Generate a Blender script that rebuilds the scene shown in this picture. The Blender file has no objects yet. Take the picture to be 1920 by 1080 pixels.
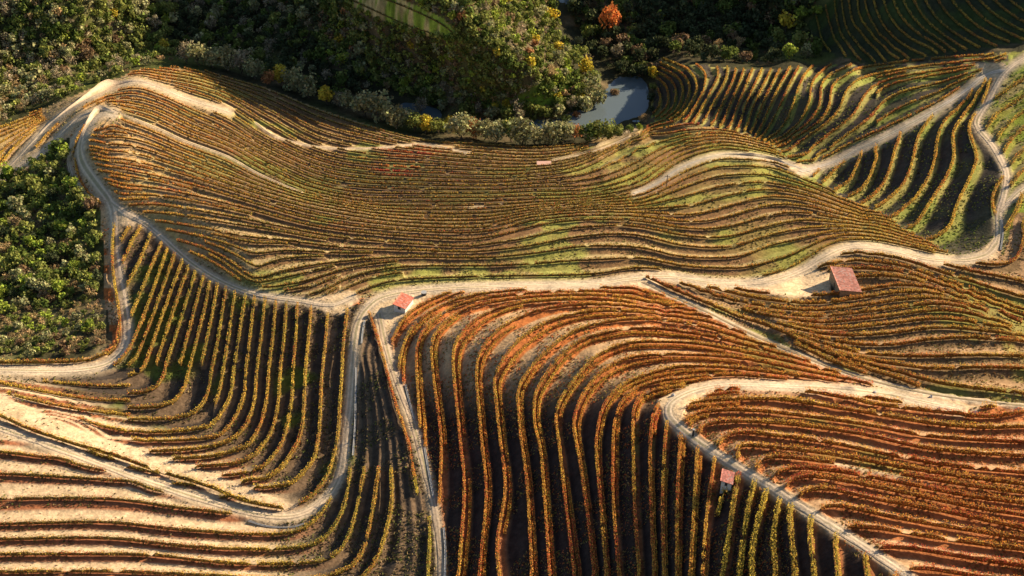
import bpy, math, random, time
import numpy as np
from mathutils import Vector, Matrix
T0 = time.time()
rad = math.radians
scene = bpy.context.scene
# ------------------------------------------------------------------ camera
F = 2318.0            # focal length in photo pixels (1920 wide)
PITCH = rad(38.0)     # camera looks down by this much
CAMZ = 178.0
cam_d = bpy.data.cameras.new('camera')
cam = bpy.data.objects.new('camera', cam_d)
scene.collection.objects.link(cam)
cam_d.sensor_width = 36.0
cam_d.lens = 36.0 * F / 1920.0
cam_d.clip_start = 1.0
cam_d.clip_end = 6000.0
cam.location = (0, 0, CAMZ)
cam.rotation_euler = (rad(90) - PITCH, 0, 0)
scene.camera = cam
# ------------------------------------------------------------------ light
SUN_AZ = rad(61.0)    # clockwise from the view direction (+Y) towards +X
SUN_EL = rad(24.5)
world = bpy.data.worlds.new('World')
scene.world = world
world.use_nodes = True
wn = world.node_tree
bg = wn.nodes['Background']
sky = wn.nodes.new('ShaderNodeTexSky')
sky.sky_type = 'NISHITA'
sky.sun_disc = False
sky.sun_elevation = SUN_EL
sky.sun_rotation = SUN_AZ
wn.links.new(sky.outputs['Color'], bg.inputs['Color'])
bg.inputs['Strength'].default_value = 0.06
sd = bpy.data.lights.new('sun', 'SUN')
sd.energy = 5.0
sd.angle = rad(0.5)
sd.color = (1.0, 0.82, 0.58)
sun = bpy.data.objects.new('sun', sd)
scene.collection.objects.link(sun)
sdir = Vector((math.sin(SUN_AZ) * math.cos(SUN_EL), math.cos(SUN_AZ) * math.cos(SUN_EL), math.sin(SUN_EL)))
sun.rotation_euler = sdir.to_track_quat('Z', 'Y').to_euler()
sun.location = (300, 300, 400)
scene.view_settings.view_transform = 'Standard'
scene.view_settings.look = 'None'
scene.view_settings.gamma = 1.0
scene.view_settings.exposure = 1.1
scene.view_settings.use_curve_mapping = False
scene.cycles.max_bounces = 5
scene.cycles.diffuse_bounces = 2
scene.cycles.transparent_max_bounces = 8

# ------------------------------------------------------------------ helpers
rng = np.random.default_rng(7)
cp, sp = math.cos(PITCH), math.sin(PITCH)

def ground_xy(u, v, z):
    """point of the plane at height z seen at survey mark (u, v)"""
    u = np.asarray(u, float); v = np.asarray(v, float)
    dx = (u - 960.0) / F
    dy = -(v - 540.0) / F
    yy = cp + dy * sp
    zz = -sp + dy * cp
    t = (np.asarray(z, float) - CAMZ) / zz
    return dx * t, yy * t

def smooth(x, a, b):
    t = np.clip((x - a) / (b - a), 0, 1)
    return t * t * (3 - 2 * t)

def hash2(i, j, s=0):
    h = (i.astype(np.int64) * 374761393 + j.astype(np.int64) * 668265263 + s * 2147483647) & 0xFFFFFFFF
    h = ((h ^ (h >> 13)) * 1274126177) & 0xFFFFFFFF
    h = h ^ (h >> 16)
    return (h & 0xFFFF) / 65535.0

def vnoise(x, y, scale, s=0):
    x = np.asarray(x, float) / scale + 1000.3; y = np.asarray(y, float) / scale + 1000.7
    i = np.floor(x); j = np.floor(y); fx = x - i; fy = y - j
    fx = fx * fx * (3 - 2 * fx); fy = fy * fy * (3 - 2 * fy)
    a = hash2(i, j, s); b = hash2(i + 1, j, s); c = hash2(i, j + 1, s); d = hash2(i + 1, j + 1, s)
    return (a + (b - a) * fx) * (1 - fy) + (c + (d - c) * fx) * fy

def fbm(x, y, scale, s=0, o=3):
    r = 0; a = 0.5; t = 0
    for k in range(o):
        r = r + a * vnoise(x, y, scale / (2 ** k), s + k * 17); t += a; a *= 0.5
    return r / t

U0, U1, V0, V1 = -480.0, 2400.0, -480.0, 1400.0
ST = 8.0
CU = np.arange(U0, U1 + 1, ST); CV = np.arange(V0, V1 + 1, ST)
FS = 4.0
FU = np.arange(U0, U1 + 1, FS); FV = np.arange(V0, V1 + 1, FS)

def resample(pl, step):
    p = np.array(pl, float)
    d = np.hypot(*np.diff(p, axis=0).T)
    s = np.concatenate([[0], np.cumsum(d)])
    n = max(2, int(s[-1] / step) + 1)
    t = np.linspace(0, s[-1], n)
    q = np.column_stack([np.interp(t, s, p[:, 0]), np.interp(t, s, p[:, 1])])
    return q

def smoothline(pl, step=6.0, it=2):
    """Catmull-Rom through the marks"""
    p = [np.array(a, float) for a in pl]
    if len(p) < 3:
        return resample(pl, step)
    p = [2 * p[0] - p[1]] + p + [2 * p[-1] - p[-2]]
    out = []
    for i in range(1, len(p) - 2):
        a, b, c, d = p[i - 1], p[i], p[i + 1], p[i + 2]
        n = max(2, int(np.hypot(*(c - b)) / step))
        for k in range(n):
            t = k / n
            out.append(0.5 * (2 * b + (c - a) * t + (2 * a - 5 * b + 4 * c - d) * t * t + (-a + 3 * b - 3 * c + d) * t ** 3))
    out.append(p[-2])
    return np.array(out)

def tps_kernel(d2):
    return 0.5 * d2 * np.log(d2 + 1e-9)

def tps(pts, vals, lam, box=None):
    """thin-plate surface through survey points, on the coarse grid, then refined to the fine grid"""
    p = np.array(pts, float) / 300.0; w = np.array(vals, float)
    n = len(p)
    d2 = ((p[:, None, :] - p[None]) ** 2).sum(-1)
    K = tps_kernel(d2) + np.eye(n) * lam
    Q = np.column_stack([np.ones(n), p])
    A = np.zeros((n + 3, n + 3)); A[:n, :n] = K; A[:n, n:] = Q; A[n:, :n] = Q.T
    sol = np.linalg.solve(A, np.concatenate([w, [0, 0, 0]]))
    u0, u1, v0, v1 = box if box else (U0, U1, V0, V1)
    cu = CU[(CU >= u0 - 16) & (CU <= u1 + 16)]; cv = CV[(CV >= v0 - 16) & (CV <= v1 + 16)]
    out = np.zeros((len(cv), len(cu)))
    gx = cu / 300.0
    for j, yv in enumerate(cv / 300.0):
        d = (gx[:, None] - p[None, :, 0]) ** 2 + (yv - p[None, :, 1]) ** 2
        out[j] = tps_kernel(d) @ sol[:n] + sol[n] + sol[n + 1] * gx + sol[n + 2] * yv
    def wm(src, dst):
        m = np.zeros((len(dst), len(src)))
        x = (dst - src[0]) / ST
        i = np.clip(np.floor(x).astype(int), 0, len(src) - 2); t = np.clip(x - i, 0, 1)
        for o, wgt in ((-1, -0.5 * t + t ** 2 - 0.5 * t ** 3), (0, 1 - 2.5 * t ** 2 + 1.5 * t ** 3),
                       (1, 0.5 * t + 2 * t ** 2 - 1.5 * t ** 3), (2, -0.5 * t ** 2 + 0.5 * t ** 3)):
            np.add.at(m, (np.arange(len(dst)), np.clip(i + o, 0, len(src) - 1)), wgt)
        return m
    full = wm(cv, FV) @ out @ wm(cu, FU).T
    return full

def samp(f, u, v, u0=U0, v0=V0, st=FS):
    x = np.clip((np.asarray(u, float) - u0) / st, 0, f.shape[1] - 1.001)
    y = np.clip((np.asarray(v, float) - v0) / st, 0, f.shape[0] - 1.001)
    i = x.astype(int); j = y.astype(int); a = x - i; b = y - j
    return (f[j, i] * (1 - a) + f[j, i + 1] * a) * (1 - b) + (f[j + 1, i] * (1 - a) + f[j + 1, i + 1] * a) * b

def inpoly(u, v, poly):
    u = np.asarray(u, float); v = np.asarray(v, float)
    r = np.zeros(np.broadcast(u, v).shape, bool)
    n = len(poly)
    for i in range(n):
        x1, y1 = poly[i]; x2, y2 = poly[(i + 1) % n]
        if y1 == y2: continue
        c = ((v >= y1) != (v >= y2)) & (u < (x2 - x1) * (v - y1) / (y2 - y1) + x1)
        r ^= c
    return r
# ------------------------------------------------------------------ survey: vine rows by block (row number, marks)
A_ROWS = [
 (0, [(650,592),(645,640),(641,700),(637,760),(632,830),(618,885),(592,925),(560,945)]),
 (-1, [(613,580),(610,620),(602,700),(600,733),(597,810),(583,870),(550,903),(533,913),(480,915)]),
 (-2, [(583,577),(578,640),(572,700),(570,753),(563,820),(540,863),(507,897),(460,905)]),
 (-3, [(557,573),(554,640),(549,700),(547,753),(533,820),(510,863),(467,887),(420,893)]),
 (-4, [(537,570),(532,640),(525,700),(522,753),(510,810),(483,850),(457,867),(423,873),(380,876)]),
 (-5, [(517,567),(511,640),(504,700),(500,753),(487,803),(467,837),(420,853),(383,860),(320,862)]),
 (-6, [(497,563),(489,640),(481,700),(477,753),(460,803),(420,833),(333,847),(270,848)]),
 (-7, [(477,560),(468,640),(461,700),(457,747),(433,797),(397,823),(280,827),(200,822)]),
 (-8, [(460,560),(447,640),(437,700),(433,740),(413,780),(383,803),(300,813),(233,808),(153,783),(100,770)]),
 (-9, [(440,553),(428,640),(419,700),(411,740),(393,775),(360,793),(260,796),(160,775)]),
 (-10, [(423,547),(409,640),(396,700),(390,737),(372,770),(335,785),(240,787),(150,770)]),
 (-11, [(407,540),(400,585),(375,700),(370,733),(353,763),(320,780),(233,780),(167,770),(100,757),(20,737)]),
 (-12, [(394,530),(384,585),(354,700),(345,732),(318,758),(260,766),(180,760),(80,742),(0,728)]),
 (-13, [(382,522),(365,585),(335,700),(325,730),(283,753),(183,748),(100,737),(0,720)]),
 (-14, [(367,512),(345,585),(307,700),(290,730),(230,740),(100,725),(0,712)]),
 (-15, [(355,500),(326,585),(289,700),(272,722),(200,726),(100,715)]),
 (-16, [(343,492),(309,585),(278,672),(262,700),(215,710)]),
 (-17, [(328,480),(291,585),(272,635),(255,675),(232,692),(207,699)]),
 (-18, [(314,472),(275,585),(260,622),(237,667),(215,687)]),
 (-19, [(303,460),(257,567),(245,597)]),
 (-20, [(283,440),(258,500),(233,547)]),
 (-21, [(268,422),(248,455),(230,493)]),
 (-22, [(253,413),(230,450)]),
 (-1, [(-60,886),(0,888),(100,894),(250,905)]), (-2, [(-60,845),(0,848),(120,862)]),
 (0, [(-60,933),(0,935),(200,935),(330,952),(430,963)]),
 (1, [(-60,983),(0,983),(200,980),(333,993),(500,1003),(567,993),(607,957),(630,915)]),
 (2, [(-60,1012),(0,1012),(200,1010),(367,1027),(533,1030),(600,1015),(635,975),(650,930),(657,870)]),
 (3, [(-60,1042),(0,1040),(200,1040),(300,1043),(433,1057),(567,1057),(617,1048),(640,1027),(660,987),(683,880),(688,800),(684,720),(676,660)]),
 (4, [(0,1073),(200,1072),(400,1080),(560,1088),(640,1073),(680,1033),(703,920),(712,837),(708,790),(695,700)]),
 (5, [(0,1103),(400,1112),(600,1115),(690,1073),(730,970),(733,887),(725,800),(705,700)]),
 (6, [(0,1133),(400,1145),(650,1140),(735,1075),(752,980),(748,887),(738,790)]),
]
B_ROWS = [
 (0, [(720,552),(800,533),(900,528),(1060,524)]),
 (1, [(735,640),(742,622),(770,587),(815,560),(860,547),(960,537),(1100,534)]),
 (2, [(750,672),(765,630),(790,600),(830,575),(865,562),(940,550),(1080,541),(1150,543)]),
 (3, [(784,777),(780,665),(795,622),(830,590),(880,568),(960,556),(1100,549),(1190,552)]),
 (4, [(822,930),(825,825),(810,700),(810,640),(830,612),(865,585),(930,567),(1040,556),(1130,556),(1200,565)]),
 (5, [(858,1075),(868,920),(860,825),(847,680),(855,642),(880,610),(927,583),(1000,567),(1100,564),(1180,570),(1247,583)]),
 (6, [(898,1075),(910,935),(901,825),(892,700),(905,652),(940,615),(990,590),(1050,577),(1115,572),(1200,577),(1290,592)]),
 (7, [(933,1075),(930,1020),(945,920),(935,825),(925,720),(930,700),(952,660),(990,625),(1040,599),(1115,585),(1200,588),(1300,600),(1357,614)]),
 (8, [(995,1075),(987,920),(975,825),(970,760),(970,735),(985,705),(1015,670),(1065,630),(1115,611),(1200,600),(1300,610),(1400,640),(1450,652)]),
 (9, [(1028,1075),(1020,950),(1012,850),(1002,810),(1000,755),(1010,725),(1040,680),(1077,648),(1115,630),(1200,617),(1300,627),(1425,655),(1550,690)]),
 (10,[(1073,1075),(1057,937),(1045,825),(1040,785),(1050,752),(1077,713),(1115,672),(1160,650),(1200,643),(1300,645),(1400,664),(1500,685),(1580,703)]),
 (11,[(1112,1075),(1097,950),(1082,850),(1075,820),(1075,785),(1090,745),(1115,710),(1150,684),(1200,668),(1300,667),(1400,674),(1500,695),(1600,715),(1675,735)]),
 (12,[(1135,1075),(1125,950),(1116,850),(1120,800),(1135,757),(1170,723),(1225,700),(1275,689),(1350,690),(1450,702),(1575,720),(1640,735)]),
 (13,[(1158,1075),(1148,950),(1147,850),(1150,800),(1162,762),(1187,737),(1225,720),(1300,710),(1380,705),(1460,712)]),
 (14,[(1195,1075),(1187,950),(1185,850),(1185,787),(1197,748),(1240,732),(1310,724),(1400,719),(1500,724),(1600,736)]),
 (15,[(1225,1075),(1219,950),(1217,850),(1222,790),(1240,757),(1300,741),(1397,730),(1513,737),(1647,760),(1747,773),(1847,783),(1913,775),(1980,768)]),
 (16,[(1243,1075),(1240,950),(1244,850),(1248,800),(1262,768),(1300,757),(1400,750),(1480,752),(1613,773),(1747,795),(1850,803),(1980,797)]),
 (17,[(1267,1075),(1267,950),(1272,850),(1275,815),(1290,785),(1350,771),(1447,775),(1613,797),(1747,820),(1913,830),(1980,826)]),
 (18,[(1293,1073),(1303,887),(1306,835),(1318,800),(1380,792),(1480,797),(1613,815),(1747,843),(1913,855),(1980,852)]),
 (19,[(1315,1075),(1322,973),(1336,870),(1342,845),(1360,820),(1413,814),(1547,830),(1680,857),(1800,877),(1980,892)]),
 (20,[(1353,1073),(1377,920),(1384,880),(1378,850),(1390,836),(1450,842),(1563,855),(1713,883),(1913,910),(1980,915)]),
 (21,[(1385,1075),(1400,960),(1415,900),(1418,872),(1450,858),(1565,870),(1700,893),(1815,912),(1913,925),(1980,932)]),
 (22,[(1407,1073),(1410,1020),(1433,930),(1445,900),(1470,882),(1565,886),(1690,908),(1815,932),(1915,945),(1980,955)]),
 (23,[(1450,1075),(1447,1010),(1460,940),(1475,910),(1510,895),(1590,905),(1690,925),(1815,952),(1915,967),(1980,978)]),
 (24,[(1487,1075),(1478,975),(1485,945),(1510,922),(1560,920),(1640,937),(1765,960),(1915,992),(1980,1005)]),
 (25,[(1522,1075),(1515,995),(1522,967),(1550,950),(1600,955),(1690,975),(1827,998),(1915,1013),(1980,1022)]),
 (26,[(1567,1075),(1563,1005),(1585,990),(1650,993),(1765,1012),(1915,1032),(1980,1040)]),
 (27,[(1622,1080),(1618,1045),(1645,1028),(1707,1030),(1815,1047),(1915,1062),(1980,1070)]),
 (28,[(1672,1100),(1680,1075),(1715,1066),(1772,1073),(1860,1087),(1980,1103)]),
 (30,[(1740,1135),(1790,1125),(1980,1150)]),
]
M_ROWS = [
 (0, [(625,577),(650,560),(700,537),(760,525),(900,519),(1100,515),(1200,503),(1300,517),(1400,522),(1475,505),(1525,477),(1565,455),(1640,452),(1715,467),(1790,482),(1840,474)]),
 (-2, [(480,520),(560,500),(640,490),(760,483),(900,484),(1000,476),(1100,462),(1200,465),(1280,482),(1380,482),(1440,462),(1493,450),(1567,435),(1640,439),(1720,458),(1790,474)]),
 (-4, [(225,385),(300,385),(400,400),(480,415),(600,440),(700,452),(860,463),(930,457),(990,447),(1035,436),(1100,427),(1185,425),(1285,442),(1360,445),(1440,425),(1500,414),(1560,418),(1640,426),(1720,449)]),
 (-7, [(165,293),(250,303),(350,330),(480,372),(600,405),(750,424),(900,427),(1000,408),(1100,399),(1200,400),(1300,403),(1380,383),(1440,370),(1500,375),(1560,391),(1620,409)]),
 (-10,[(160,258),(250,262),(350,297),(480,347),(600,381),(750,405),(900,408),(1000,395),(1100,387),(1200,381),(1280,353),(1340,333),(1400,328),(1450,332),(1520,352),(1570,372)]),
 (-13,[(205,208),(250,222),(300,242),(350,265),(425,292),(475,320),(517,340),(567,360),(655,380),(730,387),(900,386),(1000,381),(1100,375),(1190,362),(1230,345),(1270,318),(1310,300),(1350,290),(1400,292),(1450,300),(1490,312)]),
 (-17,[(0,345),(60,302),(125,240),(190,193),(250,187),(300,200),(360,228),(430,258),(500,295),(600,338),(700,353),(900,357),(1000,352),(1100,348),(1180,325),(1250,285),(1300,267),(1360,262),(1430,275),(1470,290)]),
 (-21,[(0,330),(25,305),(62,265),(100,227),(150,192),(200,168),(250,153),(290,160),(350,180),(430,213),(500,257),(600,302),(700,320),(900,328),(1000,325),(1080,312),(1150,280),(1210,250),(1285,235),(1340,238),(1420,255)]),
 (-25,[(-60,300),(0,268),(60,235),(130,195),(200,155),(250,137),(300,140),(400,160),(500,205),(600,258),(700,280),(800,290),(900,299),(1000,303),(1080,292),(1150,266),(1195,246)]),
 (-29,[(400,141),(500,170),(600,210),(700,242),(800,266),(900,273),(1000,279),(1080,274),(1130,262)]),
 (-19,[(700,337),(900,343),(1000,339),(1090,329),(1150,308),(1200,283),(1260,262),(1320,252),(1370,253),(1425,266)]),
]
G_ROWS = [
 (0, [(1835,240),(1877,290),(1885,320),(1860,357),(1857,392),(1865,425),(1852,462),(1815,477),(1740,472)]),
 (-1,[(1868,120),(1840,195),(1815,240),(1827,295),(1815,335),(1790,385),(1777,422),(1760,440),(1727,452),(1690,448)]),
 (-2,[(1860,128),(1815,205),(1785,250),(1785,300),(1765,345),(1737,387),(1722,414),(1690,432)]),
 (-3,[(1852,133),(1810,190),(1765,235),(1750,295),(1740,332),(1710,377),(1665,409)]),
 (-4,[(1800,160),(1767,197),(1722,252),(1710,295),(1695,340),(1670,370),(1635,393)]),
 (-5,[(1745,195),(1702,227),(1680,270),(1665,320),(1645,359),(1610,385)]),
 (-6,[(1700,215),(1665,240),(1652,260),(1637,307),(1620,350),(1582,373)]),
 (-7,[(1660,235),(1625,262),(1612,285),(1602,320),(1590,340),(1565,358)]),
 (-8,[(1620,255),(1585,285),(1567,320),(1545,340)]),
 (-9,[(1600,278),(1560,300),(1525,330)]),
]
T_ROWS = [
 (-9,[(1880,130),(1810,160),(1760,190),(1700,220),(1650,244),(1600,267),(1560,289),(1510,312)]),
 (-10,[(1860,126),(1780,150),(1690,172),(1655,190),(1625,225),(1577,262),(1527,303)]),
 (-11,[(1860,118),(1760,132),(1680,146),(1640,160),(1617,185),(1595,220),(1552,254),(1500,293)]),
 (-12,[(1860,112),(1740,124),(1650,138),(1605,152),(1582,178),(1575,202),(1552,229),(1515,256),(1470,285)]),
 (-13,[(1600,133),(1560,160),(1556,192),(1540,226),(1510,248),(1460,275)]),
 (-14,[(1590,126),(1545,148),(1535,195),(1515,231),(1480,259)]),
 (-15,[(1540,135),(1522,157),(1515,195),(1495,234),(1460,262)]),
 (-16,[(1520,128),(1497,160),(1485,197),(1467,234),(1445,258)]),
 (-17,[(1495,130),(1477,165),(1462,197),(1438,243)]),
 (-18,[(1480,128),(1460,163),(1443,200),(1422,248)]),
 (-20,[(1437,148),(1412,200),(1397,244)]),
 (-22,[(1402,150),(1382,200),(1366,240)]),
 (-24,[(1375,147),(1352,200),(1335,233)]),
 (-26,[(1345,145),(1320,195),(1298,230)]),
 (-28,[(1240,112),(1285,132),(1306,160),(1292,200),(1265,228)]),
 (-30,[(1238,130),(1265,143),(1280,170),(1265,212),(1238,233)]),
 (-32,[(1240,155),(1252,178),(1242,210),(1220,235)]),
]
K_ROWS = [  # grassy strip right of the upper track
 (0, [(1868,262),(1900,225),(1980,170)]), (1, [(1872,300),(1905,252),(1980,205)]), (2, [(1888,318),(1915,285),(1980,245)]),
 (-1,[(1868,215),(1920,180),(1980,135)]), (-2,[(1880,175),(1920,148),(1980,105)]), (4,[(1905,395),(1925,350),(1990,330)]),
 (5,[(1912,445),(1935,400),(1990,390)]),(6,[(1915,480),(1950,450),(1990,440)]),
]
U_ROWS = [
 (0, [(1590,467),(1640,463),(1700,472),(1760,484),(1800,489),(1850,498),(1890,494),(1910,465),(1920,410)]),
 (1, [(1610,466),(1690,478),(1790,502),(1850,515),(1915,528),(1980,545)]),
 (2, [(1557,480),(1615,476),(1690,488),(1790,520),(1915,556),(1980,575)]),
 (3, [(1472,530),(1515,510),(1590,493),(1665,496),(1715,508),(1815,545),(1915,580),(1980,600)]),
 (4, [(1560,505),(1647,508),(1715,519),(1815,558),(1915,592),(1980,612)]),
 (5, [(1590,520),(1660,518),(1715,527),(1765,540),(1840,570),(1915,600),(1980,622)]),
 (6, [(1330,532),(1407,549),(1475,552),(1550,555),(1625,545),(1690,537),(1760,546),(1840,577),(1915,606)]),
 (7, [(1290,530),(1380,552),(1450,565),(1525,570),(1600,562),(1690,549),(1770,556),(1850,584),(1915,612)]),
 (8, [(1275,533),(1350,556),(1440,577),(1530,584),(1615,575),(1715,562),(1790,567),(1865,591),(1915,617),(1980,640)]),
 (10,[(1280,545),(1350,572),(1450,596),(1540,606),(1640,598),(1765,584),(1865,602),(1980,640)]),
 (11,[(1400,590),(1470,606),(1552,619),(1665,609),(1765,600),(1865,615),(1915,627),(1980,645)]),
 (13,[(1430,605),(1500,627),(1590,645),(1665,648),(1740,638),(1815,634),(1915,642),(1980,650)]),
 (14,[(1477,625),(1560,652),(1615,664),(1715,670),(1815,668),(1915,670),(1980,672)]),
 (15,[(1560,662),(1625,677),(1690,687),(1765,692),(1840,689),(1980,693)]),
 (16,[(1260,550),(1325,574),(1450,622),(1575,672),(1677,698),(1765,720),(1915,737),(1980,742)]),
]
H_ROWS = [
 (0,[(1530,40),(1540,80),(1557,103)]), (1,[(1547,18),(1563,70),(1590,117)]), (2,[(1563,-5),(1573,60),(1613,117)]),
 (3,[(1577,0),(1582,40),(1600,80),(1637,117)]), (4,[(1590,0),(1597,40),(1633,87),(1657,117)]),
 (5,[(1607,0),(1613,37),(1647,80),(1683,113)]), (6,[(1620,0),(1630,37),(1657,77),(1700,112)]),
 (8,[(1650,-20),(1665,30),(1700,70),(1745,95)]), (11,[(1690,-60),(1715,10),(1750,55),(1800,90)]), (14,[(1740,-80),(1785,5),(1840,58),(1890,82)]), (17,[(1800,-90),(1855,-5),(1920,45),(1985,66)]), (20,[(1870,-90),(1930,-20),(2000,20),(2080,40)]), (24,[(1960,-100),(2050,-40),(2150,-10)]),
]
# heights (metres above the hut terrace) at survey marks outside the numbered rows
Z_PTS = [
 (700,560,.6),(757,567,.8),(800,540,.4),(1230,540,2.2),(1285,562,5.0),(1325,572,6.8),(1450,622,9.3),(1575,672,11.8),(1677,697,13.3),(1765,722,14.3),(1915,740,15.3),
 (1400,535,.6),(1500,535,1.2),(1590,530,2.0),(1645,522,2.3),(1700,522,3.0),
 (400,505,-6),(300,440,-9.5),(240,400,-10),(205,375,-10.6),(190,345,-11.2),(165,300,-13.2),(158,262,-15.4),(175,232,-17.4),(205,208,-18.6),
 (130,300,-21),(100,350,-20),(50,400,-21),(0,450,-21),(100,450,-17.5),(160,450,-15.5),(192,500,-13),(100,550,-14.5),(0,560,-15.5),(160,600,-12),(60,650,-11.5),(190,640,-10.6),(0,640,-12.5),
 (-200,450,-30),(-200,600,-24),(-200,700,-12),(-400,600,-34),(-400,400,-42),(-400,250,-42),
 (0,693,-9.6),(100,695,-9.6),(190,688,-9.4),(235,640,-9.4),(228,520,-10.3),
 (0,345,-27),(60,302,-26),(125,240,-25),(0,330,-29),(62,265,-29),(150,192,-29),(250,153,-29.5),(350,180,-30.5),
 (-60,300,-34),(0,243,-36.5),(100,197,-36),(200,157,-35),(250,135,-34.5),(330,130,-36),(400,141,-38.5),(500,168,-40),
 (0,190,-41),(80,160,-42),(180,135,-43),(0,120,-37),(120,90,-36),(0,50,-27),(150,30,-27),(0,-40,-15),(250,100,-44),(250,40,-37),(340,100,-45.5),(350,20,-41),(430,60,-46),(430,-40,-44),(-250,0,-12),(-250,150,-32),(-300,-200,8),(0,-200,2),(200,-200,-10),(400,-200,-36),(480,-400,-25),
 (450,120,-47.6),(520,110,-47.6),(560,140,-48.4),(640,160,-48.8),(700,182,-49.2),(760,200,-50),(820,215,-50),(900,228,-50),(1000,243,-50),(1070,247,-49.8),(1100,225,-50),
 (1160,180,-51),(1160,220,-51),(1190,190,-51),(1207,205,-50.5),(1204,178,-50.5),(1140,236,-50),(1105,244,-49.8),(1195,160,-50),(1165,140,-48.2),(1125,110,-48.2),(1085,80,-48.3),(1062,50,-47.4),(1035,20,-46),(1000,-60,-48),(1140,60,-46),(1110,20,-45),(1180,120,-46.5),
 (480,150,-45),(560,180,-44.5),(640,205,-44.5),(720,225,-44.5),(800,243,-45),(900,256,-45),(1000,262,-45),(1080,261,-45.5),(1150,247,-46),(1205,232,-45.5),(1224,195,-46.5),(1216,222,-46),
 (1120,170,-47),(1110,195,-47.5),(1030,212,-47),(930,208,-46),(850,190,-44),(760,170,-45),(650,130,-44),(560,80,-44),(520,30,-42),
 (1060,140,-40),(980,170,-38),(900,150,-34),(820,120,-34),(720,90,-36),(640,50,-36),(580,10,-34),
 (1000,90,-27),(940,60,-19),(900,100,-25),(860,70,-19),(800,60,-20),(840,20,-12),(760,20,-16),(700,25,-23),(650,0,-25),(900,0,-13),(970,20,-30),(1010,40,-42),(800,-100,0),(900,-100,-8),(650,-150,-8),(700,-350,15),(950,-300,-20),
 (1230,150,-46.5),(1230,90,-46.5),(1300,100,-46),(1250,30,-44),(1400,110,-46),(1350,50,-45),(1450,90,-45),(1450,20,-38),(1520,110,-42),(1520,60,-39),(1300,-80,-36),(1450,-100,-20),(1200,-150,-44),(1200,-350,-20),(1500,-350,10),
 (1560,105,-36),(1620,114,-34),(1700,106,-30),(1790,98,-24),(1570,20,-32),(1630,40,-25),(1700,60,-22),(1640,-40,-20),(1760,60,-23),(1760,0,-19),(1850,30,-19),(1900,75,-19),(1830,85,-21),(1940,0,-15),(1850,-100,-14),(2100,-50,-8),(2100,60,-10),(1700,-300,15),(2200,-300,30),
 (1400,133,-27),(1500,129,-23),(1600,123,-19.5),(1700,118,-14),(1800,110,-8),(1870,104,-3),(1920,98,-1),(1300,124,-31.5),
 (1890,135,-2),(1868,160,-2.5),(1850,195,-4),(1834,228,-4.5),(1862,275,-3),(1885,315,-1),(1900,350,.6),(1875,390,.2),(1873,440,.1),(1868,462,0),
 (1900,200,-3),(1920,150,-1.5),(1920,270,-1.5),(1930,330,1),(1925,400,1.6),(1930,460,1.2),(2000,200,0),(2000,400,4),(2150,300,4),(2200,500,12),(2200,700,26),(2200,1000,42),(2200,1300,52),(1900,1250,46),(1500,1250,32),(1100,1250,15),(800,1250,6),
 (-300,850,-2),(-300,1000,2),(-300,1250,7),(0,1250,8),(400,1250,9),(600,1200,8.5),
]
# tracks: (marks, width in photo pixels, kind)
TRACKS = [
 ('main', [(-60,785),(0,803),(133,850),(267,900),(400,943),(500,967),(567,963),(617,927),(640,880),(647,820),(655,753),(660,693),(665,640),(672,605),(690,577),(723,556),(807,543),(940,537),(1100,534),(1180,524),(1250,519),(1330,530),(1400,532),(1450,526),(1500,509),(1540,486),(1580,467),(1620,463),(1680,471),(1740,485),(1800,488),(1848,478),(1870,455)], 14),
 ('lower', [(712,588),(720,630),(733,680),(750,730),(770,780),(785,830),(800,890),(812,940),(822,1000),(828,1080),(832,1140)], 12),
 ('crest', [(205,378),(235,400),(268,417),(305,447),(350,487),(400,520),(450,543),(500,556),(560,564),(620,572),(660,558)], 10),
 ('left', [(212,213),(187,210),(165,235),(152,262),(150,290),(160,315),(185,350),(205,378),(213,410),(215,470),(224,530),(235,590),(238,630),(228,660),(200,683),(150,693),(80,695),(0,694),(-80,694)], 15),
 ('nose', [(430,210),(350,185),(290,161),(250,153),(200,168),(150,192),(100,227),(62,265),(25,305),(-15,342)], 6),
 ('nose_low', [(187,207),(150,220),(125,240),(100,265),(75,287),(37,310),(0,340),(-40,365)], 6),
 ('gully', [(160,232),(138,262),(128,300),(140,340),(170,366),(200,378)], 5),
 ('diagonal', [(1205,529),(1260,555),(1320,582),(1400,622),(1480,657),(1560,690),(1640,715),(1740,738),(1840,752),(1960,765)], 7.5),
 ('grey', [(1190,363),(1230,345),(1270,318),(1310,301),(1350,291),(1400,292),(1450,300),(1490,312),(1520,323)], 6),
 ('east', [(1500,322),(1560,305),(1600,285),(1650,261),(1700,236),(1760,203),(1810,170),(1850,140),(1885,132)], 11),
 ('east_top', [(1990,80),(1920,110),(1885,135),(1868,160),(1850,195),(1832,225),(1836,243),(1862,275),(1882,310),(1888,335),(1880,375),(1873,400),(1873,440),(1868,457)], 10),
 ('east_side', [(1875,398),(1895,375),(1925,350),(1970,330)], 9),
 ('spur', [(1800,770),(1760,760),(1700,747),(1640,737),(1560,729),(1480,725),(1400,722),(1340,724),(1290,737),(1258,756),(1254,778),(1270,798),(1300,822),(1340,850),(1385,878),(1430,905),(1480,937),(1540,975),(1600,1012),(1660,1052),(1730,1100)], 15),
 ('bowl_low', [(212,205),(250,222),(300,242),(350,265),(425,292),(475,320),(517,340),(567,360)], 2.3),
 ('bowl_far', [(480,230),(510,252),(560,268),(620,277),(700,277),(780,270),(830,276),(880,286)], 2.6),
 ('bowl_east', [(1035,300),(1100,286),(1150,268),(1180,254)], 2.8),
]
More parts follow.
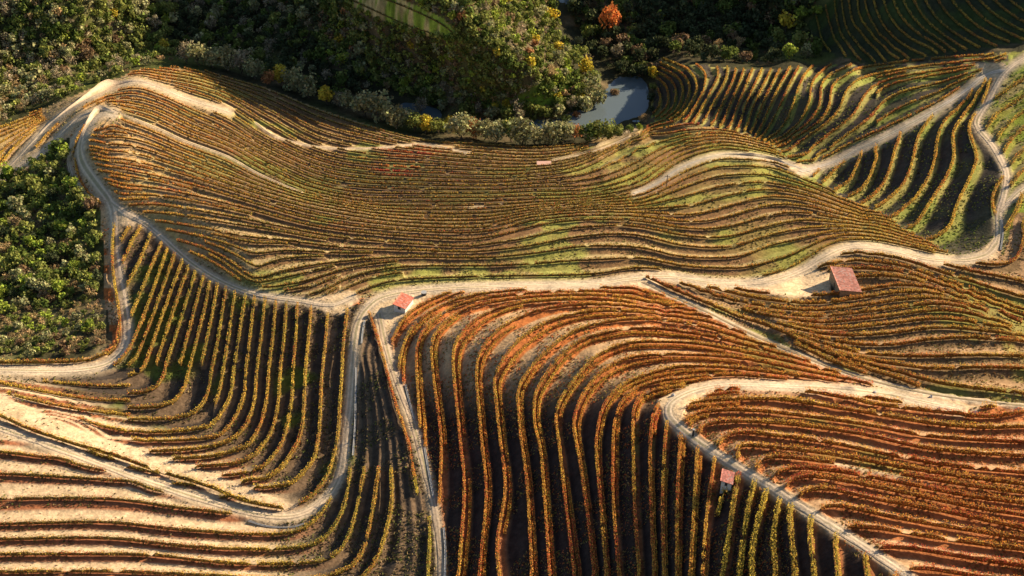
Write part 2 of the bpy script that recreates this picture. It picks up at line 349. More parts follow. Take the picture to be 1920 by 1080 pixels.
STRIPS = [  # narrow bare balks between the rows
 ([(860,390),(900,386),(940,380)], 1.5), ([(1497,850),(1560,868),(1650,887),(1760,910)], 4), ([(330,178),(380,196),(432,212)], 6),
 ([(1700,752),(1760,757),(1830,770)],18), ([(1640,722),(1700,735)],8),
]
SAND = [
 [(690,580),(722,552),(770,540),(835,541),(790,560),(748,600),(735,640),(718,650),(706,600)],
 [(1160,520),(1210,510),(1270,512),(1250,524),(1215,540),(1170,535)],
 [(1350,526),(1440,521),(1500,500),(1560,514),(1560,552),(1480,556),(1400,545)],
 [(1840,470),(1872,440),(1872,482),(1810,494)], [(1830,120),(1885,118),(1890,150),(1858,150)],
 [(1232,750),(1260,735),(1330,718),(1345,732),(1290,755),(1275,790),(1262,798),(1245,782)],
 [(0,740),(67,770),(127,797),(257,843),(317,863),(400,890),(467,917),(533,940),(560,950),(533,957),(483,950),(400,920),(293,887),(160,843),(0,785),(-70,762),(-70,712)],
 [(590,560),(655,545),(675,560),(640,590),(615,590)], [(160,208),(190,200),(222,212),(195,222),(172,228)], [(1205,236),(1180,250),(1150,262),(1165,248)],
 [(195,382),(225,390),(262,405),(250,425),(222,420)],
 [(1475,312),(1500,306),(1515,318),(1490,322)],
]
EDGE = [(-480,430),(-100,285),(0,240),(100,195),(200,155),(250,133),(330,127),(400,137),(500,165),(600,205),(700,238),(800,264),(900,271),(1000,277),(1080,272),(1150,254),(1200,239),(1226,228),(1218,205),(1230,170),(1228,140),(1236,110),(1300,121),(1400,131),(1500,127),(1700,116),(1920,96),(2400,50)]
P_FN = EDGE + [(2400,-480),(-480,-480)]
P_LF = [(-480,400),(-40,372),(0,352),(50,318),(100,276),(132,255),(128,290),(132,335),(160,372),(188,392),(192,450),(196,560),(212,640),(190,668),(100,680),(-100,682),(-480,690)]
P_FH = [(1512,48),(1562,-5),(1600,-90),(2400,-120),(2400,30),(1920,80),(1720,112),(1630,122),(1545,98)]
P_A = [(-480,690),(0,700),(180,698),(232,668),(246,630),(232,540),(222,420),(262,420),(350,492),(450,548),(620,580),(680,570),(712,600),(722,640),(750,735),(785,835),(805,920),(822,1010),(828,1400),(-480,1400)]
P_U = [(1205,526),(1330,532),(1400,532),(1500,511),(1540,486),(1580,466),(1620,462),(1680,471),(1740,485),(1800,489),(1850,482),(1880,478),(1905,400),(1940,400),(2400,440),(2400,790),(1960,765),(1740,738),(1640,715),(1560,690),(1480,657),(1400,622),(1320,582),(1260,555)]
P_G = [(1226,228),(1218,205),(1230,170),(1228,140),(1236,110),(1300,121),(1400,131),(1500,127),(1700,116),(1890,98),(1885,135),(1868,160),(1850,195),(1834,235),(1862,275),(1888,320),(1880,375),(1874,400),(1874,450),(1850,484),(1780,478),(1740,455),(1700,433),(1650,400),(1600,380),(1540,348),(1500,318),(1455,280),(1400,252),(1330,238),(1250,228)]
P_T = [(1226,228),(1218,205),(1230,170),(1228,140),(1236,110),(1300,121),(1400,131),(1500,127),(1700,116),(1890,98),(1885,132),(1850,140),(1810,170),(1760,203),(1700,236),(1650,261),(1600,285),(1560,305),(1520,323),(1490,314),(1455,280),(1400,252),(1330,238),(1250,228)]
P_K = [(1890,98),(2400,50),(2400,440),(1940,400),(1905,400),(1880,478),(1874,450),(1874,400),(1888,320),(1862,275),(1834,235),(1850,195),(1868,160),(1885,135)]
P_M = [(-480,430)] + EDGE[1:18] + [(1250,228),(1330,238),(1400,252),(1455,280),(1500,318),(1540,348),(1600,380),(1650,400),(1700,433),(1740,455),(1780,478),(1850,484),(1740,485),(1680,471),(1620,462),(1580,466),(1540,486),(1500,511),(1400,532),(1330,532),(1180,524),(1100,533),(807,541),(723,554),(660,558),(620,574),(560,564),(450,543),(350,487),(262,413),(222,398),(150,300),(160,232),(125,245),(50,312),(0,345),(-480,600)]
FIELD = [(630,-14),(720,-14),(770,6),(830,34),(856,58),(850,76),(790,64),(725,42),(660,12)]
# ------------------------------------------------------------------ fields
def field_from(rows, lam=1e-4, box=None, step=30):
    pts, vals = [], []
    for p, line in rows:
        for q in resample(smoothline(line), step):
            pts.append(q); vals.append(p)
    return tps(pts, vals, lam, box)

P = {}
P['A'] = field_from(A_ROWS, 1e-4, (-300, 900, 380, 1300))
P['B'] = field_from(B_ROWS, 1e-4, (600, 2300, 480, 1300))
P['M'] = field_from(M_ROWS, 1e-4, (-300, 1950, 60, 660))
P['G'] = field_from(G_ROWS, 1e-4, (1100, 2000, 60, 540))
P['T'] = field_from(T_ROWS, 1e-4, (1100, 2000, 60, 540))
P['K'] = field_from(K_ROWS, 1e-4, (1780, 2300, 40, 540))
P['U'] = field_from(U_ROWS, 1e-4, (1150, 2300, 400, 820))
P['H'] = field_from(H_ROWS, 1e-4, (1450, 2300, -200, 180))
BOX = {'A': (-300, 380), 'B': (600, 480), 'M': (-300, 60), 'G': (1100, 60), 'T': (1100, 60), 'K': (1780, 40), 'U': (1150, 400), 'H': (1450, -200)}
def psamp(r, u, v):
    b = BOX[r]
    cu0 = CU[CU >= b[0] - 16][0]; cv0 = CV[CV >= b[1] - 16][0]
    return P[r], cu0, cv0
# keep every P on the full fine grid (the resampler already clamps outside its box)

zp, zv = [], []
def addz(rows, fn, step):
    for p, line in rows:
        for q in resample(smoothline(line), step):
            zp.append(q); zv.append(fn(p, q))
addz(A_ROWS, lambda p, q: (0.5 if p < 0 else 0.85) * p, 75)
addz([r for r in B_ROWS if r[0] > 0], lambda p, q: 1.3 * p, 75)
addz(M_ROWS, lambda p, q: 1.4 * p - 3 * smooth(q[0], 1050, 1200) * smooth(-p, 14, 22), 75)
k0 = len(zp)
zz_m = list(zip(zp, zv))
# the terraces left of the bowl are lower than their row count says
zp = [q for q, z in zz_m]; zv = [z for q, z in zz_m]
GZ = {0: 0, -1: -3.5, -2: -5.5, -3: -7.5, -4: -9.5, -5: -11.5, -6: -13.5, -7: -15.2, -8: -16.8, -9: -18}
addz(G_ROWS, lambda p, q: GZ[p] if p in GZ else -18 + (p + 9) * .75, 60)
addz([(p, [q for q in l if q[0] > 1440]) for p, l in U_ROWS[:14] if len([q for q in l if q[0] > 1440]) > 1 and not 3 <= p <= 5], lambda p, q: (0.88 - 0.1 * smooth(q[0], 1300, 1700)) * p, 90)
keep = []
for i, (q, z) in enumerate(zip(zp, zv)):
    u, v = q
    ok = True
    # bowl rows are dropped where explicit heights describe the western crest
    if u < 330 and 180 < v < 420 and not (z < -23): ok = False
    for (a, b, c) in Z_PTS:
        if (a - u) ** 2 + (b - v) ** 2 < 22 ** 2: ok = False; break
    if ok: keep.append(i)
zp = [tuple(zp[i]) for i in keep] + [(a, b) for a, b, c in Z_PTS]
zv = [zv[i] for i in keep] + [c for a, b, c in Z_PTS]
ZF = tps(zp, zv, 8e-3)
print('fields', len(zp), round(time.time() - T0, 1))

GU, GV = np.meshgrid(FU, FV)
GX, GY = ground_xy(GU, GV, ZF)
# the ground must recede steadily up the picture: clip any fold
fold = (np.diff(GY, axis=0) > -0.02).sum()
print('folds', fold, [(int(FU[b]), int(FV[a])) for a, b in list(zip(*np.where(np.diff(GY, axis=0) > -0.02)))[::400]])
REG = np.zeros(GU.shape, int)   # 0 forest/none
CODE = {'M': 1, 'A': 2, 'G': 3, 'K': 4, 'U': 5, 'B': 6, 'H': 7, 'T': 8}
for name, poly in (('B', None), ('A', P_A), ('M', P_M), ('U', P_U), ('G', P_G), ('T', P_T), ('K', P_K), ('FN', P_FN), ('H', P_FH), ('LF', P_LF)):
    m = np.ones(GU.shape, bool) if poly is None else inpoly(GU, GV, poly)
    REG[m] = CODE.get(name, 0)
dPdZ, SPX = {}, {}
for r in 'ABMGKUHT':
    py, px = np.gradient(P[r], FS); zy, zx = np.gradient(ZF, FS)
    g = px * px + py * py + 1e-9
    dPdZ[r] = np.clip((zx * px + zy * py) / g, -3.0, 3.5)
    SPX[r] = 1 / np.sqrt(g)

# cover raster at 2 px over the surveyed frame
RS = 2.0; RU0, RV0 = -100.0, -60.0
RU = np.arange(RU0, 2030, RS); RV = np.arange(RV0, 1150, RS)
RGU, RGV = np.meshgrid(RU, RV)
def stroke(line, width, feather, out=None, taper=False):
    out = np.zeros(RGU.shape) if out is None else out
    q = resample(smoothline(line, 10), 10)
    for a, b in zip(q[:-1], q[1:]):
        m = width / 2 + feather + 2
        i0, i1 = int((min(a[0], b[0]) - m - RU0) / RS), int((max(a[0], b[0]) + m - RU0) / RS) + 2
        j0, j1 = int((min(a[1], b[1]) - m - RV0) / RS), int((max(a[1], b[1]) + m - RV0) / RS) + 2
        i0 = max(i0, 0); j0 = max(j0, 0)
        if i1 <= i0 or j1 <= j0: continue
        x = RGU[j0:j1, i0:i1]; y = RGV[j0:j1, i0:i1]
        d = b - a; L = d @ d + 1e-9
        t = np.clip(((x - a[0]) * d[0] + (y - a[1]) * d[1]) / L, 0, 1)
        dist = np.hypot(x - a[0] - t * d[0], y - a[1] - t * d[1])
        out[j0:j1, i0:i1] = np.maximum(out[j0:j1, i0:i1], 1 - smooth(dist, width / 2 - feather * .5, width / 2 + feather))
    return out
def blur(a, n):
    for _ in range(n):
        a = (a + np.roll(a, 1, 0) + np.roll(a, -1, 0)) / 3
        a = (a + np.roll(a, 1, 1) + np.roll(a, -1, 1)) / 3
    return a
ROAD = np.zeros(RGU.shape); WIDE = np.zeros(RGU.shape)
for name, line, w in TRACKS:
    stroke(line, w, 4 if w > 4 else 1.5, ROAD); stroke(line, w + (8 if w > 4 and name != 'diagonal' else 0), 8 if w > 4 and name != 'diagonal' else 2, WIDE)
SANDM = np.zeros(RGU.shape)
for poly in SAND:
    SANDM = np.maximum(SANDM, inpoly(RGU, RGV, poly).astype(float))
SANDM = blur(SANDM, 2)
STRM = np.zeros(RGU.shape)
for line, w in STRIPS:
    stroke(line, w, 2, STRM)
WIDE = np.maximum(WIDE, SANDM)
rreg = samp((REG * 1.0), RGU, RGV)
rr = REG[np.clip(((RGV - V0) / FS).round().astype(int), 0, REG.shape[0] - 1), np.clip(((RGU - U0) / FS).round().astype(int), 0, REG.shape[1] - 1)]
edge = np.zeros(RGU.shape)
for ax in (0, 1):
    d = (np.diff(rr, axis=ax) != 0).astype(float)
    if ax == 0: edge[1:] = np.maximum(edge[1:], d)
    else: edge[:, 1:] = np.maximum(edge[:, 1:], d)
edge = np.clip(blur(edge, 3) * 5, 0, 1)
FLAT = np.clip(np.maximum(WIDE, edge), 0, 1)
def rs(f, u, v): return samp(f, u, v, RU0, RV0, RS)

def regat(u, v):
    i = np.clip(((np.asarray(u) - U0) / FS).round().astype(int), 0, REG.shape[1] - 1)
    j = np.clip(((np.asarray(v) - V0) / FS).round().astype(int), 0, REG.shape[0] - 1)
    return REG[j, i]

# how tightly the terraces are doubled: 2**k rows per surveyed row number
KF = {r: np.zeros(GU.shape) for r in 'ABMGKUHT'}
kk = np.log2(np.clip(blur(SPX['M'], 3), 4, 200) / np.interp(GU, [200, 330], [9.5, 13.0]))
KF['M'] = np.where(GU < 760, np.clip(kk, 0, 2.2), 0)
KF['T'] = np.where(GU > 1640, 1.0, 0)
KF['A'] = np.where((GV > 690) & (GU < 430) & (P['A'] < -7.5), -1.0 * smooth(430 - GU, 0, 60) , 0)

def terrace(r, u, v):
    """phase, height offset of the terraced ground in block r"""
    p = samp(P[r], u, v); dz = samp(dPdZ[r], u, v)
    k = np.round(samp(KF[r], u, v))
    n = 2.0 ** k
    f = (p * n) % 1.0
    amp = dz / n
    sgn = np.where(amp < 0, -1, 1)
    amp = np.clip(np.abs(amp), 0.35, 1.2 if r == 'M' else 2.4)
    # tread 0.. .38, bank .38..1   (uphill = growing row number)
    tw = {'G': .30, 'T': .30, 'H': .25, 'B': .36, 'A': .42}.get(r, .42)
    fu = np.where(sgn > 0, f, 1 - f)
    g = np.where(fu < tw, 0.0, smooth(fu, tw, 1.0) * .5 + .5 * np.clip((fu - tw) / (1 - tw), 0, 1))
    off = amp * {'G': 1.7, 'T': 1.6, 'H': 1.5, 'B': 1.35, 'A': 1.3, 'M': 1.6, 'U': 1.3}.get(r, 1.0) * (g - fu)
    return fu, off, amp, tw

def surface(u, v):
    """ground height, phase, block at survey marks"""
    u = np.asarray(u, float); v = np.asarray(v, float)
    z = samp(ZF, u, v)
    reg = regat(u, v)
    fu = np.full(z.shape, .2); off = np.zeros(z.shape); tw = np.full(z.shape, .4)
    for r, c in CODE.items():
        m = reg == c
        if m.any():
            a, b, _, t = terrace(r, u[m], v[m])
            fu[m] = a; off[m] = b; tw[m] = t
    w = 1 - np.clip(rs(FLAT, u, v) * 1.6, 0, 1)
    far = (u < -90) | (u > 2010) | (v > 1140) | (v < -50)
    w = np.where(far, 0.6 * (reg > 0), w)
    return z, off * w, fu, reg, w, tw

# ------------------------------------------------------------------ object helpers
def mesh_obj(name, verts, faces, mat=None, parent=None, cols=None, smooth_sh=False, kind=None, label=None, cat=None, group=None, norm=None):
    me = bpy.data.meshes.new(name)
    verts = np.asarray(verts, np.float32)
    if isinstance(faces, np.ndarray):
        k = faces.shape[1]
        me.vertices.add(len(verts)); me.vertices.foreach_set('co', verts.ravel())
        me.loops.add(faces.size); me.loops.foreach_set('vertex_index', faces.astype(np.int32).ravel())
        me.polygons.add(len(faces)); me.polygons.foreach_set('loop_start', np.arange(0, faces.size, k, dtype=np.int32))
        me.polygons.foreach_set('loop_total', np.full(len(faces), k, np.int32))
        me.update(calc_edges=True)
    else:
        me.from_pydata([tuple(map(float, a)) for a in verts], [], faces); me.update()
    if cols is not None:
        ca = me.color_attributes.new('Col', 'FLOAT_COLOR', 'POINT')
        c4 = np.ones((len(verts), 4), np.float32); c4[:, :3] = cols
        ca.data.foreach_set('color', c4.ravel())
    if smooth_sh:
        me.polygons.foreach_set('use_smooth', np.ones(len(me.polygons), bool))
    o = bpy.data.objects.new(name, me)
    scene.collection.objects.link(o)
    if mat: me.materials.append(mat)
    if parent: o.parent = parent
    for k_, v_ in (('kind', kind), ('label', label), ('category', cat), ('group', group)):
        if v_: o[k_] = v_
    return o

def empty(name, loc, label, cat, group=None, rz=0):
    o = bpy.data.objects.new(name, None); scene.collection.objects.link(o)
    o.location = loc; o.rotation_euler = (0, 0, rz); o['label'] = label; o['category'] = cat
    if group: o['group'] = group
    return o

def mat_attr(name, rough=1.0, noise=(3.0, .35), fine=(0.6, .35), bump=.0, trans=0.0, spec=.1, sat=1.0):
    m = bpy.data.materials.new(name); m.use_nodes = True
    n = m.node_tree; b = n.nodes['Principled BSDF']
    at = n.nodes.new('ShaderNodeAttribute'); at.attribute_name = 'Col'
    tc = n.nodes.new('ShaderNodeTexCoord')
    col = at.outputs['Color']
    for sc_, am in (noise, fine):
        if am <= 0: continue
        t = n.nodes.new('ShaderNodeTexNoise'); t.inputs['Scale'].default_value = 1.0 / sc_; t.inputs['Detail'].default_value = 4; t.inputs['Roughness'].default_value = .7
        n.links.new(tc.outputs['Object'], t.inputs['Vector'])
        mr = n.nodes.new('ShaderNodeMapRange'); mr.inputs['From Min'].default_value = .25; mr.inputs['From Max'].default_value = .75
        mr.inputs['To Min'].default_value = 1 - am; mr.inputs['To Max'].default_value = 1 + am
        n.links.new(t.outputs['Fac'], mr.inputs['Value'])
        mx = n.nodes.new('ShaderNodeVectorMath'); mx.operation = 'SCALE'
        n.links.new(col, mx.inputs[0]); n.links.new(mr.outputs['Result'], mx.inputs['Scale'])
        col = mx.outputs['Vector']
    n.links.new(col, b.inputs['Base Color'])
    b.inputs['Roughness'].default_value = rough
    b.inputs['Specular IOR Level'].default_value = spec
    if bump > 0:
        t = n.nodes.new('ShaderNodeTexNoise'); t.inputs['Scale'].default_value = 1.6; t.inputs['Detail'].default_value = 5
        n.links.new(tc.outputs['Object'], t.inputs['Vector'])
        bp = n.nodes.new('ShaderNodeBump'); bp.inputs['Strength'].default_value = bump; bp.inputs['Distance'].default_value = .5
        n.links.new(t.outputs['Fac'], bp.inputs['Height']); n.links.new(bp.outputs['Normal'], b.inputs['Normal'])
    if trans > 0:
        out = n.nodes['Material Output']
        tr = n.nodes.new('ShaderNodeBsdfTranslucent'); n.links.new(col, tr.inputs['Color'])
        mi = n.nodes.new('ShaderNodeMixShader'); mi.inputs['Fac'].default_value = trans
        n.links.new(b.outputs['BSDF'], mi.inputs[1]); n.links.new(tr.outputs['BSDF'], mi.inputs[2])
        n.links.new(mi.outputs['Shader'], out.inputs['Surface'])
    return m

def C(*a): return np.array(a, float)
# ------------------------------------------------------------------ terrain
xs = np.concatenate([np.arange(U0, -60, 12), np.arange(-60, 1980, 2.0), np.arange(1980, U1 + 1, 12)])
ys = np.concatenate([np.arange(V0, -30, 10), np.arange(-30, 125, 3), np.arange(125, 560, 1.3), np.arange(560, 1120, 2.0), np.arange(1120, V1 + 1, 12)])
TU, TV = np.meshgrid(xs, ys)
tz, toff, tf, treg, tw_, ttw = surface(TU, TV)
X, Y = ground_xy(TU, TV, tz)
n1 = fbm(X, Y, 14, 1); n2 = fbm(X, Y, 3.0, 5); n3 = fbm(X, Y, 45, 9); n4 = vnoise(X, Y, .9, 12)
Zt = tz + toff
ingrid = (TU > -95) & (TU < 2020) & (TV > -55) & (TV < 1140)
road = np.where(ingrid, rs(ROAD, TU, TV), 0); sand = np.where(ingrid, rs(SANDM, TU, TV), 0); strip = np.where(ingrid, rs(STRM, TU, TV), 0)
rough_amp = np.where(treg == 0, .5, .10) * (1 - road)
Zt += (n2 - .5) * 1.2 * rough_amp + (n4 - .5) * .5 * rough_amp
# river bed: cut below the water line
RIVER = [(-480,-480)]
col = np.zeros(TU.shape + (3,))
def mixc(a, b, t): return a + (b - a) * np.asarray(t)[..., None]
bank = smooth(tf, ttw - .05, ttw + .12)
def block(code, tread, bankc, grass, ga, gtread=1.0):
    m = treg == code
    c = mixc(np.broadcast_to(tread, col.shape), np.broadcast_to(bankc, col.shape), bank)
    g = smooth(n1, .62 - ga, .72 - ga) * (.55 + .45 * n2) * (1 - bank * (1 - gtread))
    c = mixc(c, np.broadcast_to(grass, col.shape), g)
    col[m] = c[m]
GRASS = C(.10, .125, .02); DRY = C(.36, .25, .11); SANDC = C(.63, .46, .28)
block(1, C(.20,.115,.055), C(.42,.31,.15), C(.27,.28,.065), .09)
block(2, C(.15,.10,.06), C(.06,.046,.035), C(.10,.13,.02), .0)  # hollow slope: bank shade is put into the dark bank colour
for cd in (3, 8): block(cd, C(.27,.24,.075), C(.06,.05,.04), C(.19,.225,.05), .14, .12)  # near-black banks have their shade mixed into the colour
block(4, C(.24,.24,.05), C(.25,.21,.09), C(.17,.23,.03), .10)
block(5, C(.20,.13,.065), C(.34,.215,.115), C(.20,.19,.045), .04)
block(6, C(.40,.15,.055), C(.42,.26,.14), C(.24,.19,.05), -.08)
block(7, C(.06,.07,.022), C(.045,.05,.025), C(.055,.075,.02), .05)
# lower left: bare bright banks, rust-red treads
wa = smooth(TV + .62 * (560 - TU) * 0 , 690, 1e9) if False else 0
wl = smooth(TV - 690 - (TU - 60) * .42, -8, 42) * smooth(640 - TU, 0, 200) * smooth(TV - 690 - np.clip(TU - 250, 0, 400) * .75, -10, 40) * (treg == 2)
cl = mixc(np.broadcast_to(C(.34,.13,.06), col.shape), np.broadcast_to(SANDC * .84, col.shape), smooth(tf, .30, .42))
col = np.where((wl > 0)[..., None], mixc(col, cl, wl), col)
# western end of the bowl: straw-coloured; centre: darker tilled schist
w = (treg == 1) * smooth(560 - TU, 0, 330)
col = mixc(col, np.broadcast_to(C(.46,.31,.15), col.shape) * (.75 + .5 * n2)[..., None], w * .7)
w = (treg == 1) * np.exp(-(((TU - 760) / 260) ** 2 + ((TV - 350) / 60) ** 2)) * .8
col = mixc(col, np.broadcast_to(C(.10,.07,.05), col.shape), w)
w = (treg == 1) * smooth(TU, 1050, 1350) * .45
col = mixc(col, np.broadcast_to(C(.25,.24,.06), col.shape), w * smooth(n1, .3, .6))
# upper red slope
w = (treg == 6) * smooth(1330 - TU, -50, 150) * smooth(770 - TV, -60, 60)
col = mixc(col, mixc(np.broadcast_to(C(.44,.15,.045), col.shape), np.broadcast_to(C(.52,.34,.18), col.shape), smooth(bank + (n2 - .5) * .8, .4, .8)), w * .85)
# west-facing part of the red slope, its shade darkened into the ground colour
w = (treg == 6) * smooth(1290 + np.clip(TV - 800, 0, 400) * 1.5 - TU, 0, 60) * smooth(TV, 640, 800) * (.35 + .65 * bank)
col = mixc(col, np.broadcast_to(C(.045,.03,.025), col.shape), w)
# forest floor
ff = treg == 0
fc = mixc(np.broadcast_to(C(.045,.042,.022), col.shape), np.broadcast_to(C(.15,.11,.06), col.shape), smooth(n1, .45, .75))
fc = mixc(fc, np.broadcast_to(C(.09,.11,.025), col.shape), smooth(n3, .5, .75) * .7)
col[ff] = fc[ff]
fld = inpoly(TU, TV, FIELD)
col[fld] = (mixc(np.broadcast_to(C(.42,.33,.15), col.shape), np.broadcast_to(C(.20,.28,.04), col.shape), smooth(n2, .42, .6)) * (.7 + .6 * n4)[..., None])[fld]
w = np.exp(-(((TU - 1000) / 55) ** 2 + ((TV - 192) / 16) ** 2)) + np.exp(-(((TU - 1040) / 40) ** 2 + ((TV - 165) / 12) ** 2))
col = mixc(col, np.broadcast_to(C(.16,.24,.03), col.shape), np.clip(w * 1.5, 0, 1) * ff)
w = ff * ((TU < 200) & (TV > 560) & (TV < 700))
col = mixc(col, np.broadcast_to(C(.24,.19,.10), col.shape), w * smooth(n1, .3, .6) * .8)
# bare earth along tracks, turning places and balks
edgev = (treg > 0) & ingrid
col = mixc(col, np.broadcast_to(C(.44,.34,.22), col.shape), np.clip(np.where(ingrid, rs(WIDE, TU, TV), 0), 0, 1) * .75 * (treg > 0))
col = mixc(col, np.broadcast_to(SANDC * 1.0, col.shape), np.clip(sand, 0, 1))
col = mixc(col, np.broadcast_to(C(.46,.35,.22), col.shape), np.clip(strip, 0, 1) * .85)
col = mixc(col, np.broadcast_to(C(.46,.37,.26), col.shape), road)
strw = smooth(n2, .55, .7) * sand
col = mixc(col, np.broadcast_to(C(.48,.35,.19), col.shape), strw * .4)
n5 = vnoise(X, Y, .45, 18)
col *= (.70 + .36 * n4 + .24 * n5)[..., None]
nr, nc = TU.shape
idx = np.arange(nr * nc).reshape(nr, nc)
faces = np.stack([idx[1:, :-1], idx[1:, 1:], idx[:-1, 1:], idx[:-1, :-1]], -1).reshape(-1, 4)
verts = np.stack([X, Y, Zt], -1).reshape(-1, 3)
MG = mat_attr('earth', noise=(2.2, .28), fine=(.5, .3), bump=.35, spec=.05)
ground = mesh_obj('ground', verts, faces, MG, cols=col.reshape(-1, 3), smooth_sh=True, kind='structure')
print('terrain', len(verts), round(time.time() - T0, 1))

def place(u, v, lift=0.0):
    z, off, *_ = surface(np.atleast_1d(u), np.atleast_1d(v))
    x, y = ground_xy(u, v, z)
    return np.column_stack([np.atleast_1d(x), np.atleast_1d(y), z + off + lift])

# ------------------------------------------------------------------ river
WZ = -48.6
mw = bpy.data.materials.new('river_water'); mw.use_nodes = True
b = mw.node_tree.nodes['Principled BSDF']
b.inputs['Base Color'].default_value = (.11, .14, .155, 1); b.inputs['Roughness'].default_value = .12; b.inputs['IOR'].default_value = 1.33  # base colour lightened to stand in for the sky's reflection
nt = mw.node_tree.nodes.new('ShaderNodeTexNoise'); nt.inputs['Scale'].default_value = .35; nt.inputs['Detail'].default_value = 3
bp = mw.node_tree.nodes.new('ShaderNodeBump'); bp.inputs['Strength'].default_value = .12; bp.inputs['Distance'].default_value = .3
tcw = mw.node_tree.nodes.new('ShaderNodeTexCoord')
mw.node_tree.links.new(tcw.outputs['Object'], nt.inputs['Vector']); mw.node_tree.links.new(nt.outputs['Fac'], bp.inputs['Height']); mw.node_tree.links.new(bp.outputs['Normal'], b.inputs['Normal'])
mesh_obj('river', [(-700, 330, WZ), (700, 330, WZ), (900, 1500, WZ), (-900, 1500, WZ)], [(0, 1, 2, 3)], mw, kind='structure')

# ------------------------------------------------------------------ tracks
MT = mat_attr('track_dirt', noise=(1.6, .18), fine=(.35, .22), bump=.25, spec=.05)
for name, line, w in TRACKS:
    q = smoothline(line, 5)
    q = resample(q, 4.0)
    t = np.gradient(q, axis=0); t /= np.hypot(t[:, 0], t[:, 1])[:, None] + 1e-9
    # true sideways direction on the ground
    vs = []
    cz = samp(ZF, q[:, 0], q[:, 1])
    cx, cy = ground_xy(q[:, 0], q[:, 1], cz)
    tx = np.gradient(cx); ty = np.gradient(cy)
    for _ in range(3):
        tx = (np.roll(tx, 1) + tx + np.roll(tx, -1)) / 3; ty = (np.roll(ty, 1) + ty + np.roll(ty, -1)) / 3
    tx[0] = cx[1] - cx[0]; ty[0] = cy[1] - cy[0]; tx[-1] = cx[-1] - cx[-2]; ty[-1] = cy[-1] - cy[-2]
    L = np.hypot(tx, ty) + 1e-9
    nx, ny = -ty / L, tx / L
    px_m = 1.0 / (np.hypot(cx, cy, ) ** 2 + (CAMZ - cz) ** 2) ** .5 * F
    half = w / 2 / px_m * (.95 if w > 4 else .7)
    cols_, S = [], 9
    nn = np.linspace(-1, 1, S)
    for s in nn:
        wob = 1 + .36 * (vnoise(cx, cy, 2.5, int(s > 0) + 40) - .5) * (abs(s) > .9)
        x = cx + nx * half * s * wob; y = cy + ny * half * s * wob
        # back to survey marks for the ground height under each strand
        zc = cz.copy()
        for _ in range(6):
            yy = y * sp * -1; 
            depth = y * cp + (CAMZ - zc) * sp
            up = y * sp - (CAMZ - zc) * cp
            uu = 960 + F * x / depth; vv = 540 - F * up / depth
            zg, og, *_r = surface(uu, vv)
            zc = zg
        vs.append(np.column_stack([x, y, zg + og + .10 - .05 * abs(s) ** 4]))
        rut = math.exp(-((abs(s) - .5) / .16) ** 2)
        cen = math.exp(-(s / .2) ** 2)
        base = {'diagonal': C(.25,.185,.12), 'lower': C(.40,.31,.22), 'grey': C(.42,.37,.30), 'east': C(.47,.40,.32), 'main': C(.54,.42,.29), 'bowl_low': C(.38,.27,.17), 'bowl_far': C(.34,.23,.14), 'bowl_east': C(.38,.3,.18)}.get(name, C(.56, .44, .31)) * (1 + .22 * rut) * (1 - .22 * cen)  # the lower track's darker base has its shade put in
        base = np.broadcast_to(base, (len(cx), 3)) * (.82 + .36 * fbm(cx + s * 3, cy, 5, 33))[:, None]
        if abs(s) > .9: base = mixc(base, np.broadcast_to(C(.30, .22, .13), base.shape), .7 * fbm(cx, cy, 3, 8))
        if abs(s) < .3: base = mixc(base, np.broadcast_to(C(.28, .25, .13), base.shape), smooth(fbm(cx, cy, 9, 3), .4, .6) * .6)
        cols_.append(base)
    V_ = np.stack(vs, 1).reshape(-1, 3); Cc = np.stack(cols_, 1).reshape(-1, 3)
    n = len(cx); idx = np.arange(n * S).reshape(n, S)
    f = np.stack([idx[:-1, :-1], idx[:-1, 1:], idx[1:, 1:], idx[1:, :-1]], -1).reshape(-1, 4)[:, ::-1]
    mesh_obj('dirt_track', V_, f, MT, cols=Cc, smooth_sh=True, kind='structure')
print('tracks', round(time.time() - T0, 1))
